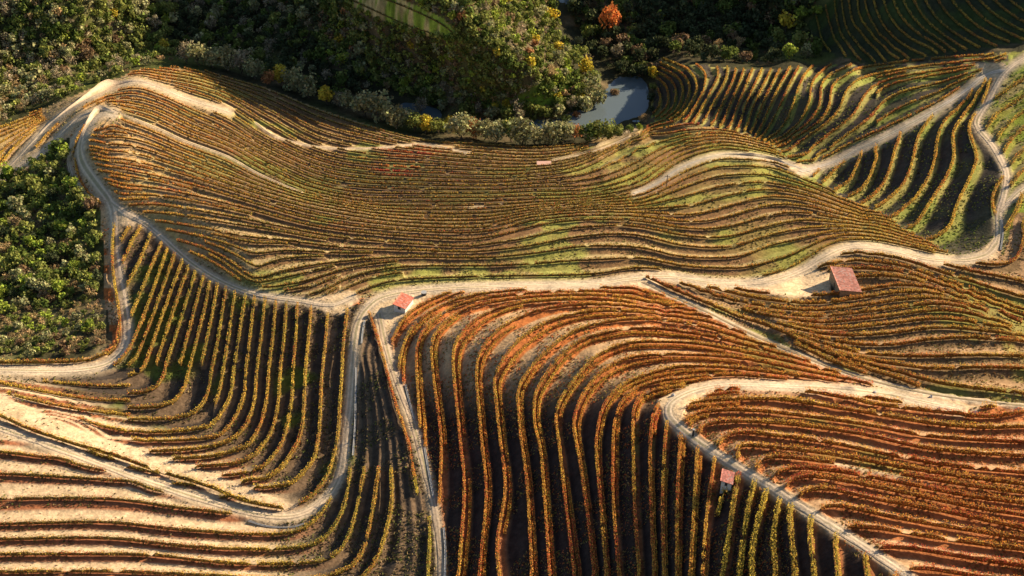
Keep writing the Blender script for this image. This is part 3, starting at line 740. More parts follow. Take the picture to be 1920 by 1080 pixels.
# ------------------------------------------------------------------ vine rows
ML = mat_attr('vine_leaves', noise=(1.2, .18), fine=(.3, .0), trans=.38, spec=.1)
def contours(Pm, mask, level):
    """iso-lines of Pm at one level as chained (u, v) lines"""
    s = Pm > level
    a, b, c, d = s[:-1, :-1], s[:-1, 1:], s[1:, 1:], s[1:, :-1]
    code = a + 2 * b + 4 * c + 8 * d
    jj, ii = np.where((code > 0) & (code < 15) & mask[:-1, :-1])
    adj = {}; pos = {}
    def ept(j, i, e):
        if e == 0: k = (0, j, i); p, q = (j, i), (j, i + 1)
        elif e == 1: k = (1, j, i + 1); p, q = (j, i + 1), (j + 1, i + 1)
        elif e == 2: k = (0, j + 1, i); p, q = (j + 1, i), (j + 1, i + 1)
        else: k = (1, j, i); p, q = (j, i), (j + 1, i)
        if k not in pos:
            x, y = Pm[p], Pm[q]
            t = (level - x) / (y - x + 1e-12)
            pos[k] = (FU[p[1]] + t * (FU[q[1]] - FU[p[1]]), FV[p[0]] + t * (FV[q[0]] - FV[p[0]]))
        return k
    tab = {1: [(3, 0)], 2: [(0, 1)], 3: [(3, 1)], 4: [(1, 2)], 5: [(3, 0), (1, 2)], 6: [(0, 2)], 7: [(3, 2)], 8: [(2, 3)],
           9: [(0, 2)], 10: [(0, 1), (2, 3)], 11: [(1, 2)], 12: [(1, 3)], 13: [(0, 1)], 14: [(3, 0)]}
    for j, i in zip(jj.tolist(), ii.tolist()):
        for e1, e2 in tab[int(code[j, i])]:
            k1 = ept(j, i, e1); k2 = ept(j, i, e2)
            adj.setdefault(k1, []).append(k2); adj.setdefault(k2, []).append(k1)
    seen = set(); out = []
    starts = [k for k in adj if len(adj[k]) == 1] + list(adj)
    for s0 in starts:
        if s0 in seen: continue
        line = [s0]; seen.add(s0); cur = s0
        while True:
            nx = [k for k in adj[cur] if k not in seen]
            if not nx: break
            cur = nx[0]; seen.add(cur); line.append(cur)
        if len(line) > 3: out.append(np.array([pos[k] for k in line]))
    return out

YEL, GOLD, ORA, RED, GRN, OLV, BRN = C(.86,.64,.10), C(.82,.46,.10), C(.78,.28,.06), C(.62,.09,.06), C(.22,.28,.05), C(.24,.21,.075), C(.20,.125,.07)
PAL = np.array([YEL, GOLD, ORA, RED, GRN, OLV, BRN])
def palette_weights(reg, u, v, x, y, rid):
    """how autumn has coloured each stretch of vines"""
    n = len(u)
    w = np.zeros((n, 7))
    base = {'A': (3, 2.2, 1.2, .7, 1.8, .8, .3), 'B': (1.8, 2.6, 3.4, 2.0, .3, .2, .2), 'M': (.6, .9, .8, .3, 1.0, 3.2, 1.3),
            'U': (1.4, 2.0, 2.8, 1.2, 1.0, 1.2, .4), 'G': (3, 2.0, 2.0, .5, 1.0, .6, .2), 'T': (2, 1.6, 2.2, 1.2, .8, .8, .3), 'K': (2, 2, 1, .3, 2, 1, .2), 'H': (1.5, 2, 1, .4, 1, 1, .3)}[reg]
    w[:] = base
    if rid == 99.0 and v.mean() < 100: w[:] = (.2, .2, .1, 0, 2, 4, 2)
    if rid == 99.0 and u.mean() > 1330 and 900 < v.mean() < 980: w[:] = (0, .2, 1, 8, 0, 0, .2)
    if reg == 'M':
        L = smooth(520 - u, 0, 260)[:, None]
        w = w * (1 - L) + np.array([1.6, 2.8, 3.0, .9, .4, .8, .6]) * L
        R = smooth(u, 1080, 1300)[:, None] * smooth(v, 200, 320)[:, None]
        w = w * (1 - R) + np.array([1.4, 2.2, 1.6, .3, 1.6, 1.6, .4]) * R
        T = np.exp(-(((u - 1330) / 130) ** 2 + ((v - 243) / 16) ** 2))[:, None]
        w = w * (1 - T) + np.array([.2, 1, 3, 2.5, .2, .4, .4]) * T
        D = np.exp(-(((u - 770) / 60) ** 2 + ((v - 289) / 9) ** 2)) + np.exp(-(((u - 745) / 45) ** 2 + ((v - 318) / 12) ** 2))
        D = np.clip(D * 1.6, 0, 1)[:, None]
        w = w * (1 - D) + np.array([0, .3, 1.2, 7, 0, 0, .3]) * D
        Y = (smooth(150 - u, 0, 110) * smooth(v, 200, 240))[:, None]
        w = w * (1 - Y) + np.array([4, 3.5, 1.0, .3, .2, .3, .2]) * Y
    if reg == 'B':
        Rr = (smooth(u, 1330, 1480) * smooth(v, 780, 840))[:, None]
        w = w * (1 - Rr) + np.array([.8, 1.8, 4.4, 3.2, .3, .5, .5]) * Rr
        Yy = ((rid > 19.5) & (v > 900) & (u < 1640 + (v - 1000) * .3) & (u < 1390 + (v - 880) * 1.4)).astype(float)[:, None]
        w = w * (1 - Yy) + np.array([8, 2, .3, .1, 2.2, .2, .1]) * Yy
        Up = (smooth(760 - v, -60, 60) * smooth(1250 - u, 0, 200))[:, None]
        w = w * (1 - Up) + np.array([1.8, 2.4, 2.2, 1.6, .9, .9, .3]) * Up
    if reg == 'A':
        S = (smooth(500 - u, 0, 200) * smooth(v, 830, 900))[:, None]
        w = w * (1 - S) + np.array([.7, 1.0, .8, .7, 1.2, 2.6, 1.4]) * S
    return w

ROWS = []   # (region, level, marks)
for r, code in CODE.items():
    reg_m = REG == code
    m = reg_m.copy()
    for ax in (0, 1):
        m |= np.roll(m, 1, ax) | np.roll(m, -1, ax)
    m &= (GU > -160) & (GU < 2120) & (GV < 1200) & (GV > -40)
    kmax = int(round(max(0, KF[r][m].max()))); kmin = -1 if KF[r][m].min() < -.5 else 0
    lo, hi = P[r][m].min(), P[r][m].max()
    stepn = 2 ** kmax
    for q in range(int(math.floor(lo * stepn)), int(math.ceil(hi * stepn)) + 1):
        lev = q / stepn
        # coarsest octave this level belongs to
        need = 0
        if q % stepn:
            z = 0
            qq = q
            while qq % 2 == 0: qq //= 2; z += 1
            need = kmax - z
        elif kmin < 0 and int(round(lev)) % 2 == 0: need = -1
        eps = 0.06 / (2 ** max(need, 0))
        for line in contours(P[r], m, lev + eps):
            u, v = line[:, 0], line[:, 1]
            kf = samp(KF[r], u, v)
            ok = (regat(u, v) == code) & (kf > need - .5 - .0)
            ok &= (rs(ROAD, u, v) < .12) & (rs(SANDM, u, v) < .35) & (rs(STRM, u, v) < .6)
            spx = samp(SPX[r], u, v) / 2.0 ** max(need, 0)
            ok &= ((spx > 4.2) | (r in 'M')) & ((spx > 6.5) | (q % (2 * stepn) == 0) | (r in 'M'))
            if r == 'M': ok &= spx > 3.6
            if r == 'A': ok &= ~(((lev > 5.5) | ((lev > 4.5) & (v < 880)) | ((lev > 3.5) & (v < 790)) | ((lev > 2.5) & (v < 670)) | ((lev > 1.5) & (v < 880)) | ((lev > .5) & (lev < 1.5) & (v < 915))) & (u > 600))
            if r == 'M': ok &= rs(WIDE, u, v) < np.where(u < 640, .30, .8)
            if r == 'A': ok &= ~((u < 240) & (v > 703) & (v < 842))
            if r == 'A': ok &= ~inpoly(u, v, [(-80, 728), (20, 742), (120, 772), (225, 800), (225, 838), (160, 835), (-80, 775)])
            if r == 'A': ok &= ~((u < 320) & (v > 700) & (v < 860) & (spx < 6.5))
            if r == 'H': ok &= (u < 1930)
            ok &= (u > -155) & (u < 2110) & (v < 1190)
            # uneven headlands
            run = []
            for i, o in enumerate(list(ok) + [False]):
                if o: run.append(i)
                elif run:
                    seg = line[run]
                    L = np.hypot(*np.diff(seg, axis=0).T).sum() if len(seg) > 1 else 0
                    if L > 16: ROWS.append((r, lev, seg, L, 1.0))
                    run = []
print('rows', len(ROWS), {r: sum(1 for a in ROWS if a[0] == r) for r in CODE}, round(time.time() - T0, 1))
SECOND = []
for lev in range(1, 22):
    m = (REG == 6) & (GU > 700) & (GU < 1560) & (GV < 1145)
    for line in contours(P['B'], m, lev + .30):
        u, v = line[:, 0], line[:, 1]
        spx = samp(SPX['B'], u, v)
        ok = (regat(u, v) == 6) & (rs(ROAD, u, v) < .12) & (rs(SANDM, u, v) < .35) & (v < 1120) & (spx > 15) & (u < 1330 + (v < 760) * 60)
        ok &= vnoise(u, v, 160, 60 + lev) > .33
        run = []
        for i, o in enumerate(list(ok) + [False]):
            if o: run.append(i)
            elif run:
                if len(run) > 14: ROWS.append(('B', lev + .3, line[run], len(run) * 2.2, .72))
                run = []
# hand-marked hedges that do not follow a terrace
HEDGE = [
 ('A', [(-60,762),(0,783),(67,812),(160,842),(233,864),(293,886),(350,903),(400,919),(440,936),(483,949),(533,957)], 1.5),
 ('A', [(215,425),(212,470),(214,520),(222,570),(226,610),(220,645),(200,665),(170,676),(120,682),(0,683),(-60,684)], 1.0),
 ('U', [(1210,521),(1262,545),(1325,571),(1380,594),(1450,618),(1500,640),(1575,669),(1640,690),(1677,699)], 1.1),
 ('B', [(1206,548),(1240,566),(1258,574)], 1.1), ('B', [(692,590),(700,612),(715,660),(728,710),(745,770),(765,830),(776,890),(783,930)], 1.0),
 ('B', [(805,975),(806,1020),(804,1060),(802,1130)], 1.0), ('M', [(141,300),(148,332),(165,362),(190,384)], .8), ('M', [(137,290),(146,262),(160,236)], .8),
 ('B', [(1360,916),(1352,940),(1345,965)], .9), ('A', [(-60,704),(0,717),(60,729),(130,741),(183,749),(245,751)], .9), ('A', [(14,738),(60,752),(120,765),(180,774),(245,779)], .9), ('A', [(150,786),(195,801),(240,811)], .9), ('A', [(80,713),(140,719),(200,723),(245,722)], .8), ('H', [(655,0),(720,30),(780,55),(845,74)], .9), ('H', [(705,-6),(765,17),(822,44),(850,64)], .8),  # last two lines are added as dark stand-ins for a bank's shadow
]
for r, l, h in HEDGE:
    ROWS.append((r, 99.0, smoothline(l, 4), sum(np.hypot(*np.diff(np.array(l, float), axis=0).T)), h))

LABEL = {
 'A': ('yellow-green vine row on the hollow slope', 'left of the main track', 'vine rows curving down the shaded hollow on the left'),
 'A2': ('vine row with sandy bank behind, lower left', 'from the track', 'vine rows on the bright sandy terraces at lower left'),
 'B': ('golden orange vine row, red slope', 'right of the descending track', 'vine rows on the red slope in the middle foreground'),
 'B2': ('rust orange vine row, lower right', 'below the spur track', 'vine rows on the rust coloured slope at lower right'),
 'M': ('thin vine row across the bowl', 'up from the main track', 'vine rows of the wide central bowl'),
 'M2': ('straw vine row, west end of bowl', 'up from the crest track', 'close vine rows at the western end of the bowl'),
 'G': ('grassy ledge vine row above dark bank', 'left of the upper track', 'vine rows on the dark banked slope at upper right'),
 'T': ('vine row on dark grass above the pool', 'below the upper track', 'vine rows on the dark grassy slope above the pool'),
 'K': ('vine row on bright grass at the right edge', 'down from the crest', 'vine rows on the grassy strip at the right edge'),
 'U': ('orange vine row around the large shed', 'down from the main track', 'vine rows around the large shed'),
 'H': ('faint vine row on the far hillside', 'from its left end', 'vine rows on the far hillside'),
}
ONES = 'zeroth first second third fourth fifth sixth seventh eighth ninth tenth eleventh twelfth thirteenth fourteenth fifteenth sixteenth seventeenth eighteenth nineteenth'.split()
TENS = {20: 'twent', 30: 'thirt', 40: 'fort', 50: 'fift', 60: 'sixt', 70: 'sevent', 80: 'eight', 90: 'ninet'}
def ordinal(n):
    if n < 20: return ONES[n]
    if n >= 100: return 'hundredth' if n == 100 else 'hundred and ' + ordinal(n - 100)
    t = TENS[n // 10 * 10]
    return t + 'ieth' if n % 10 == 0 else t + 'y-' + ONES[n % 10]
def vine_mesh(x, y, z, dens, size, hgt, half, reg, u, v, rid):
    seg = np.hypot(np.diff(x), np.diff(y)); s = np.concatenate([[0], np.cumsum(seg)])
    L = s[-1]; n = max(12, int(L * dens))
    t = rng.uniform(0, L, n)
    # plants every ~1.1 m: denser at the stock, gaps between, some missing
    pl = np.floor(t / 1.1)
    vig = hash2(pl, np.full(n, int(abs(rid) * 16) + 3), 5)
    gap = vig < .025
    t = (pl + .5) * 1.1 + (t - (pl + .5) * 1.1) * (.98)
    ok = (~gap) & (t < L); t = t[ok]; vig = vig[ok]; n = len(t)
    X_ = np.interp(t, s, x); Y_ = np.interp(t, s, y); Z_ = np.interp(t, s, z)
    U_ = np.interp(t, s, u); V_ = np.interp(t, s, v)
    dx = np.interp(t, s, np.gradient(x)); dy = np.interp(t, s, np.gradient(y)); l = np.hypot(dx, dy) + 1e-9
    nx, ny = -dy / l, dx / l
    hh = hgt * (.86 + .20 * vig)
    zr = rng.beta(1.7, 1.25, n)
    wid = half * np.sqrt(np.clip(1 - (zr * 1.02 - .45) ** 2 * 2.0, .12, 1)) * (.75 + .5 * vig)
    off = rng.uniform(-1, 1, n); off = np.sign(off) * np.abs(off) ** .6 * wid
    px = X_ + nx * off; py = Y_ + ny * off; pz = Z_ + .18 + zr * hh
    w = palette_weights(reg, U_, V_, X_, Y_, rid)
    # stretches share a colour
    a = vnoise(X_, Y_, 7, 21 + int(rid * 4) % 5); b2 = vnoise(X_, Y_, 26, 31)
    w[:, 3] *= .25 + 2.6 * smooth(a, .55, .8) ; w[:, 4] *= .3 + 2.4 * smooth(b2, .55, .8); w[:, 0] *= .5 + 1.6 * smooth(1 - a, .45, .75); w[:, 2] *= .4 + 1.6 * b2
    w *= (.5 + hash2(np.full(7, int(rid * 4) + 500), np.arange(7), 3))[None, :]
    w /= w.sum(1, keepdims=True)
    cw = np.cumsum(w, 1); r_ = rng.random(n)[:, None]
    ci = (r_ > cw).sum(1).clip(0, 6)
    mean = w @ PAL
    colr = PAL[ci] * .75 + mean * .25
    colr = colr * rng.uniform(.6, 1.35, (n, 1))
    # leaf quads
    sz = size * rng.uniform(.7, 1.25, n) * .5
    th = rng.uniform(0, 2 * np.pi, n); ph = rng.uniform(-1, 1, n)
    nrm = np.column_stack([np.cos(th) * np.sqrt(1 - ph ** 2), np.sin(th) * np.sqrt(1 - ph ** 2), np.abs(ph) * .8 + .25])
    nrm /= np.linalg.norm(nrm, axis=1)[:, None]
    a1 = np.cross(nrm, np.array([0.31, .2, .93])); a1 /= np.linalg.norm(a1, axis=1)[:, None] + 1e-9
    a2 = np.cross(nrm, a1)
    c = np.column_stack([px, py, pz])
    s_ = sz[:, None]
    V = np.stack([c - a1 * s_, c - a2 * s_ * .8, c + a1 * s_, c + a2 * s_ * .8], 1).reshape(-1, 3)
    Fq = np.arange(n * 4).reshape(n, 4)
    # the dense inner mass of shoots along the wires, one lumpy body per row
    m = max(3, int(L / .8)); tt = np.linspace(0, L, m)
    X_ = np.interp(tt, s, x); Y_ = np.interp(tt, s, y); Z_ = np.interp(tt, s, z)
    dx = np.gradient(X_); dy = np.gradient(Y_); l = np.hypot(dx, dy) + 1e-9; nx, ny = -dy / l, dx / l
    vg = hash2(np.floor(tt / 1.1), np.full(m, int(abs(rid) * 16) + 3), 5)
    g_ = np.where(vg < .025, .2, .72 + .22 * vg) * (.90 + .2 * rng.random(m))
    g_[0] *= .4; g_[-1] *= .4
    ring = [(-.5, .15), (-.8, .5), (-.45, .9), (.45, .9), (.8, .5), (.5, .15)]
    CV_ = np.stack([np.column_stack([X_ + nx * a * half * .62 * g_ * (.8 + .4 * rng.random(m)), Y_ + ny * a * half * .62 * g_, Z_ + .08 + b * hgt * .86 * g_ * (.85 + .25 * rng.random(m))]) for a, b in ring], 1)
    k = len(ring); ii = np.arange(m * k).reshape(m, k)
    CF = np.stack([ii[:-1], np.roll(ii, -1, 1)[:-1], np.roll(ii, -1, 1)[1:], ii[1:]], -1).reshape(-1, 4)
    wc = palette_weights(reg, np.interp(tt, s, u), np.interp(tt, s, v), X_, Y_, rid); wc /= wc.sum(1, keepdims=True)
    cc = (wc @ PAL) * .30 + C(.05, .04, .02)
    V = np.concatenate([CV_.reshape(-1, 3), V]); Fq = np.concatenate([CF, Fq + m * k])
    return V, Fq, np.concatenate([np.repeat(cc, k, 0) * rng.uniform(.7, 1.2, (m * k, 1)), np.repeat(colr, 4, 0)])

row_objs = []
ROWS.sort(key=lambda a: -a[3])
tot = 0; rest = []
def row_key(r, lev, u, v):
    key = r
    if r == 'A' and u.mean() < 600 and (v.mean() > 905 or lev > .5): key = 'A2'
    if r == 'B' and u.mean() > 1330 and v.mean() > 720: key = 'B2'
    if r == 'M' and u.mean() < 330: key = 'M2'
    return key
same = {}
for i, a in enumerate(ROWS): same.setdefault((row_key(a[0], a[1], a[2][:, 0], a[2][:, 1]), a[1]), []).append(i)
rank = {}
for key in LABEL:
    lv = sorted({l for (k_, l) in same if k_ == key and l != 99.0}, reverse=key in ('A', 'M', 'M2', 'G', 'T', 'K') )
    for n_, l in enumerate(lv): rank[(key, l)] = n_ + 1
    if key == 'B':
        for l in lv: rank[(key, l)] = sorted({int(math.floor(a)) for a in lv}).index(int(math.floor(l))) + 1
HLAB = ['single hedge of vines beside the lowest stretch of the main track', 'yellow hedge along the left bank of the track at the left wood', 'double hedge above the straight diagonal track', 'short hedge stub where the diagonal track leaves the main track',
 'thin hedge left of the descending track', 'short hedge left of the descending track at the bottom edge', 'curved hedge left of the sandy track at the western end', 'short hedge where the two western tracks split', 'short bright red vine row below the tiny hut', 'long hedge row curving above the broad sandy bank from the left edge', 'hedge row directly above the broad sandy bank, second from its top', 'short hedge row at the right shoulder of the broad sandy bank', 'short hedge row just below the pale track at the left edge', 'lower dark vine line added for bank shade along the grassy clearing on the spur', 'upper dark vine line added for bank shade along the grassy clearing on the spur']
hedge_lab = {}
for i, a in enumerate(ROWS):
    if a[1] == 99.0:
        for j, (r_, l_, h_) in enumerate(HEDGE):
            if abs(a[2][0, 0] - l_[0][0]) < .1 and abs(a[2][0, 1] - l_[0][1]) < .1: hedge_lab[i] = HLAB[j]
for i, (r, lev, seg, L, hk) in enumerate(ROWS):
    q = resample(seg, 3.0)
    u, v = q[:, 0], q[:, 1]
    z, off, fu, rg, w_, tw2 = surface(u, v)
    x, y = ground_xy(u, v, z)
    z = z + off
    dist = np.sqrt(x ** 2 + y ** 2 + (CAMZ - z) ** 2).mean()
    dens = float(np.interp(dist, [150, 260, 400, 520], [80, 52, 26, 15]))
    size = float(np.interp(dist, [150, 260, 400, 520], [.17, .21, .29, .38]))
    hg, hf = {'A': (1.45, .34), 'B': (1.25, .30), 'M': (1.0, .24), 'G': (1.3, .40), 'T': (1.1, .32), 'K': (1.5, .55), 'U': (1.4, .36), 'H': (1.0, .3)}[r]
    if r == 'B' and u.mean() > 1330 and v.mean() > 700: hg, hf = 1.45, .44
    if r == 'M' and u.mean() < 420: hg, hf, = 1.0, .3
    if r == 'A' and u.mean() < 420 and v.mean() > 700: hg, hf = 1.2, .36
    V, Fq, cc = vine_mesh(x, y, z, dens, size, hg * hk, hf, r, u, v, lev)
    tot += len(Fq)
    key = row_key(r, lev, u, v)
    if len(row_objs) < 299:
        if lev == 99.0: lab, grp = hedge_lab[i], None
        else:
            b_, w_2, grp = LABEL[key]
            if lev % 1 > .2 and r == 'B': b_ = 'low red inner vine row, red slope'
            sibs = sorted([j for j in same[(key, lev)]], key=lambda j: ROWS[j][2][:, 0].mean())
            lab = '%s, %s %s' % (b_, ordinal(rank[(key, lev)]), w_2)
            if len(sibs) > 1: lab += ', ' + (('left part', 'right part') if len(sibs) == 2 else ('left part', 'middle part', 'right part') if len(sibs) == 3 else [ordinal(q + 1) + ' part' for q in range(len(sibs))])[sibs.index(i)]
        o = mesh_obj('vine_row', V, Fq, ML, cols=cc, label=lab, cat='vine row', group=grp)
        row_objs.append(o)
    else:
        rest.append((V, Fq, cc))
if rest:
    o_ = 0; Vs, Fs, Cs = [], [], []
    for V, Fq, cc in rest:
        Vs.append(V); Fs.append(Fq + o_); Cs.append(cc); o_ += len(V)
    mesh_obj('short_vine_rows', np.concatenate(Vs), np.concatenate(Fs), ML, cols=np.concatenate(Cs), kind='stuff',
             label='short vine rows filling in between the long terraces', cat='vines')
print('vine leaves', tot, 'objs', len(row_objs), 'rest', len(rest), round(time.time() - T0, 1))
# ------------------------------------------------------------------ trees
MF = mat_attr('foliage', noise=(1.5, .22), fine=(.4, .0), trans=.25, spec=.08)
MB = mat_attr('bark', noise=(.8, .25), fine=(.2, .2))
def crown_mesh(rad_, hgt, nleaf, leaf, colr, seed, bare=False, clumps=14, jit=.35):
    """leaf clumps spread through the crown's volume; unit metres, base of crown at z=0"""
    g = np.random.default_rng(seed)
    cl = g.normal(size=(clumps, 3)); cl /= np.linalg.norm(cl, axis=1)[:, None]
    cl *= g.uniform(.35, .78, (clumps, 1)) * np.array([rad_, rad_, hgt * .5])
    cl[:, 2] += hgt * .52
    cr = g.uniform(.30, .52, clumps) * rad_
    tone = g.uniform(.72, 1.3, clumps)
    k = g.integers(0, clumps, nleaf)
    d = g.normal(size=(nleaf, 3)); d /= np.linalg.norm(d, axis=1)[:, None]
    rr_ = g.uniform(.72 if not bare else .2, 1.05, nleaf)
    c = cl[k] + d * (cr[k] * rr_)[:, None]
    c[:, 2] = np.maximum(c[:, 2], .05)
    nrm = d * .8 + g.normal(size=(nleaf, 3)) * .5; nrm /= np.linalg.norm(nrm, axis=1)[:, None]
    a1 = np.cross(nrm, g.normal(size=(nleaf, 3))); a1 /= np.linalg.norm(a1, axis=1)[:, None] + 1e-9
    a2 = np.cross(nrm, a1)
    s = (leaf * g.uniform(.6, 1.3, nleaf))[:, None]
    asp = 1.0 if not bare else .35
    V = np.stack([c - a1 * s, c - a2 * s * asp, c + a1 * s, c + a2 * s * asp], 1).reshape(-1, 3)
    cc = np.array(colr) * tone[k][:, None] * g.uniform(1 - jit, 1 + jit, (nleaf, 1)) * (1 + g.normal(size=(nleaf, 3)) * .06)
    return V, np.arange(nleaf * 4).reshape(-1, 4), np.repeat(np.clip(cc, .005, .95), 4, 0)

def trunk_mesh(h, r, seed, crown_r):
    g = np.random.default_rng(seed)
    V, Fc = [], []
    def limb(a, b, ra, rb, n=6):
        a, b = np.array(a, float), np.array(b, float)
        d = b - a; d /= np.linalg.norm(d)
        x = np.cross(d, [.3, .9, .1]); x /= np.linalg.norm(x); y = np.cross(d, x)
        o = len(V)
        for p, q in ((a, ra), (a * .5 + b * .5 + g.normal(size=3) * .08 * np.linalg.norm(b - a), (ra + rb) / 2), (b, rb)):
            for k in range(n):
                t = 2 * math.pi * k / n
                V.append(p + (x * math.cos(t) + y * math.sin(t)) * q)
        for l in range(2):
            for k in range(n):
                Fc.append((o + l * n + k, o + l * n + (k + 1) % n, o + (l + 1) * n + (k + 1) % n, o + (l + 1) * n + k))
    limb((0, 0, -.4), (g.normal() * .1, g.normal() * .1, h), r, r * .6)
    for k in range(5):
        t = 2 * math.pi * k / 5 + g.uniform(0, .8)
        zz = h * g.uniform(.6, 1)
        limb((0, 0, zz), (math.cos(t) * crown_r * .6, math.sin(t) * crown_r * .6, zz + crown_r * g.uniform(.6, 1.1)), r * .45, r * .12, 5)
    return np.array(V), np.array(Fc), np.broadcast_to(C(.16, .12, .085), (len(V), 3))

# kind: colour, height/radius ratio, bare, name-label stem
KINDS = {
 'olive': (C(.24, .26, .065), 1.55, False), 'green': (C(.14, .18, .04), 1.6, False), 'dark': (C(.075, .09, .04), 1.7, False),
 'sage': (C(.33, .32, .15), 1.6, False), 'grey': (C(.35, .29, .18), 1.7, True), 'yellow': (C(.62, .48, .06), 1.6, False),
 'rust': (C(.42, .20, .08), 1.6, False), 'lime': (C(.30, .36, .055), 1.5, False), 'orange': (C(.70, .25, .07), 2.3, False), 'tan': (C(.44, .31, .15), 1.7, True),
 'brown': (C(.26, .17, .09), 1.5, False),
}
PROTO = {}
def proto(kind, var, hi):
    key = (kind, var, hi)
    if key not in PROTO:
        colr, hr, bare = KINDS[kind]
        n = 520 if hi == 2 else (300 if hi else 130)
        leaf = .105 if hi == 2 else (.14 if hi else .20)
        if bare: leaf *= 1.1
        cm = crown_mesh(1.0, hr, n, leaf, colr, var * 31 + len(kind) * 7 + hi, bare, clumps=(22 if hi == 2 else 13))
        PROTO[key] = (cm, trunk_mesh(.42, .085, var + 5, 1.0))
    return PROTO[key]

TREE_MESH = {}
def tree_object(kind, var, u, v, rpx, label, group, hi=1, cat='tree', name='tree', stretch=1.0):
    p = place(u, v)[0]
    dist = math.dist(p, (0, 0, CAMZ))
    R = rpx * dist / F
    key = (kind, var, hi)
    if key not in TREE_MESH:
        cm, tm = proto(kind, var, hi)
        e = empty(name, (0, 0, 0), 'x', cat)
        a = mesh_obj('crown', cm[0] + np.array([0, 0, .30]), cm[1], MF, e, cols=cm[2])
        b = mesh_obj('trunk', tm[0], tm[1], MB, e, cols=tm[2], smooth_sh=True)
        TREE_MESH[key] = (a.data, b.data)
        objs = (e, a, b)
    else:
        ma, mb = TREE_MESH[key]
        e = empty(name, (0, 0, 0), 'x', cat)
        a = bpy.data.objects.new('crown', ma); b = bpy.data.objects.new('trunk', mb)
        for q in (a, b): scene.collection.objects.link(q); q.parent = e
    e.name = name
    e.location = p; e.scale = (R, R, R * stretch * rng.uniform(.9, 1.12)); e.rotation_euler = (0, 0, rng.uniform(0, 6.28))
    e['label'] = label
    if group: e['group'] = group
    return e

# river-bank trees, marked one by one: (u, v of the foot, crown radius px, kind)
BANK = [(352,118,18,'grey'),(372,122,20,'sage'),(398,126,20,'sage'),(425,132,21,'sage'),(452,138,22,'grey'),(478,148,18,'sage'),(505,160,12,'rust'),(530,160,17,'yellow'),(552,172,20,'sage'),(580,184,19,'sage'),(612,196,16,'yellow'),
 (636,200,14,'grey'),(655,208,18,'sage'),(682,218,22,'sage'),(715,226,26,'sage'),(742,240,22,'sage'),(760,232,16,'sage'),(778,246,17,'olive'),(800,250,16,'yellow'),(822,253,15,'olive'),(845,247,14,'yellow'),(862,262,25,'sage'),(888,258,17,'rust'),(908,262,20,'sage'),(932,268,19,'sage'),
 (958,266,20,'olive'),(978,270,26,'sage'),(1003,272,19,'sage'),(1035,270,22,'sage'),(1056,268,22,'sage'),(1080,262,14,'rust'),(1100,266,18,'green'),(1118,262,20,'olive'),(1140,262,17,'olive'),(1160,258,12,'olive'),(1182,250,8,'green'),(1198,244,6,'lime'),
 (1206,232,10,'tan'),(790,214,15,'grey'),(1150,184,9,'brown'),(1155,178,6,'olive')]
FARB = sorted([(1120,196,19,'sage'),(1108,178,19,'sage'),(1095,214,18,'sage'),(1112,160,17,'olive'),(1098,140,18,'yellow'),(1075,125,17,'olive'),(1070,210,15,'grey'),(1045,222,16,'sage'),(1022,222,15,'olive'),(1000,215,14,'olive'),(975,225,14,'grey'),(950,222,14,'olive'),(925,224,15,'sage'),(900,215,14,'grey'),(870,212,13,'olive'),(845,200,13,'grey'),
 (1060,108,14,'sage'),(1040,85,13,'olive'),(1022,60,14,'olive'),(1010,40,13,'sage'),(1184,148,13,'dark'),(1168,138,13,'dark'),(1205,142,12,'dark'),(1224,146,12,'yellow'),(1224,168,9,'olive'),(1222,190,9,'dark'),(1222,212,7,'dark'),
 (1155,112,17,'grey'),(1135,95,15,'brown'),(1165,90,15,'brown'),(1110,100,13,'dark'),(1085,88,10,'sage'),(1240,40,10,'lime'),(1345,95,12,'tan'),(1385,92,12,'tan'),(1416,38,10,'sage'),(1474,60,19,'yellow'),(1498,92,20,'olive'),(1512,110,14,'sage'),(1480,112,15,'lime'),(1455,85,16,'olive'),(1500,40,14,'lime'),(1530,30,12,'lime'),(1490,15,14,'sage'),(1100,20,9,'tan'),(1105,58,7,'tan')])
BANK.sort(key=lambda a: a[0])
for i, (u, v, r_, k) in enumerate(BANK):
    lab = {'sage': 'pale grey-green tree in the line along the near river bank', 'grey': 'bare greyish tree in the line along the near river bank', 'yellow': 'yellow tree in the line along the near river bank',
           'rust': 'rusty brown tree in the line along the near river bank', 'olive': 'olive green bushy tree in the line along the near river bank', 'green': 'deep green tree in the line along the near river bank', 'lime': 'small bright green bush where the bank line meets the vines',
           'tan': 'small leafless tan tree at the right end of the pool', 'brown': 'brown bush on the islet in the pool'}[k]
    grp = None if k in ('lime', 'tan', 'brown') else 'trees along the near river bank'
    if grp: lab = lab.replace('in the line along', '%s from the left along' % ordinal(i + 1))
    if (u, v) == (1155, 178): lab, grp = 'little green bush on the islet in the pool', None
    tree_object(k, i % 3, u, v, r_ * 1.12, lab, grp, hi=2)
for i, (u, v, r_, k) in enumerate(FARB):
    tree_object(k, i % 3, u, v, r_, {'tan': 'bare tan tree standing in the dark valley wood', 'yellow': 'yellow-green tree lit by the sun across the river', 'dark': 'dark tree on the shaded right bank of the pool'}.get(k, '%s coloured tree on the far side of the river' % ({'sage': 'pale grey-green', 'grey': 'grey', 'lime': 'bright green', 'brown': 'brown'}.get(k, k))) + ', %s from the left' % ordinal(i + 1), 'trees across the river', hi=1)
tree_object('orange', 0, 1142, 68, 20, 'tall bright orange tree in the dark valley above the pool', None, hi=2, stretch=1.35)

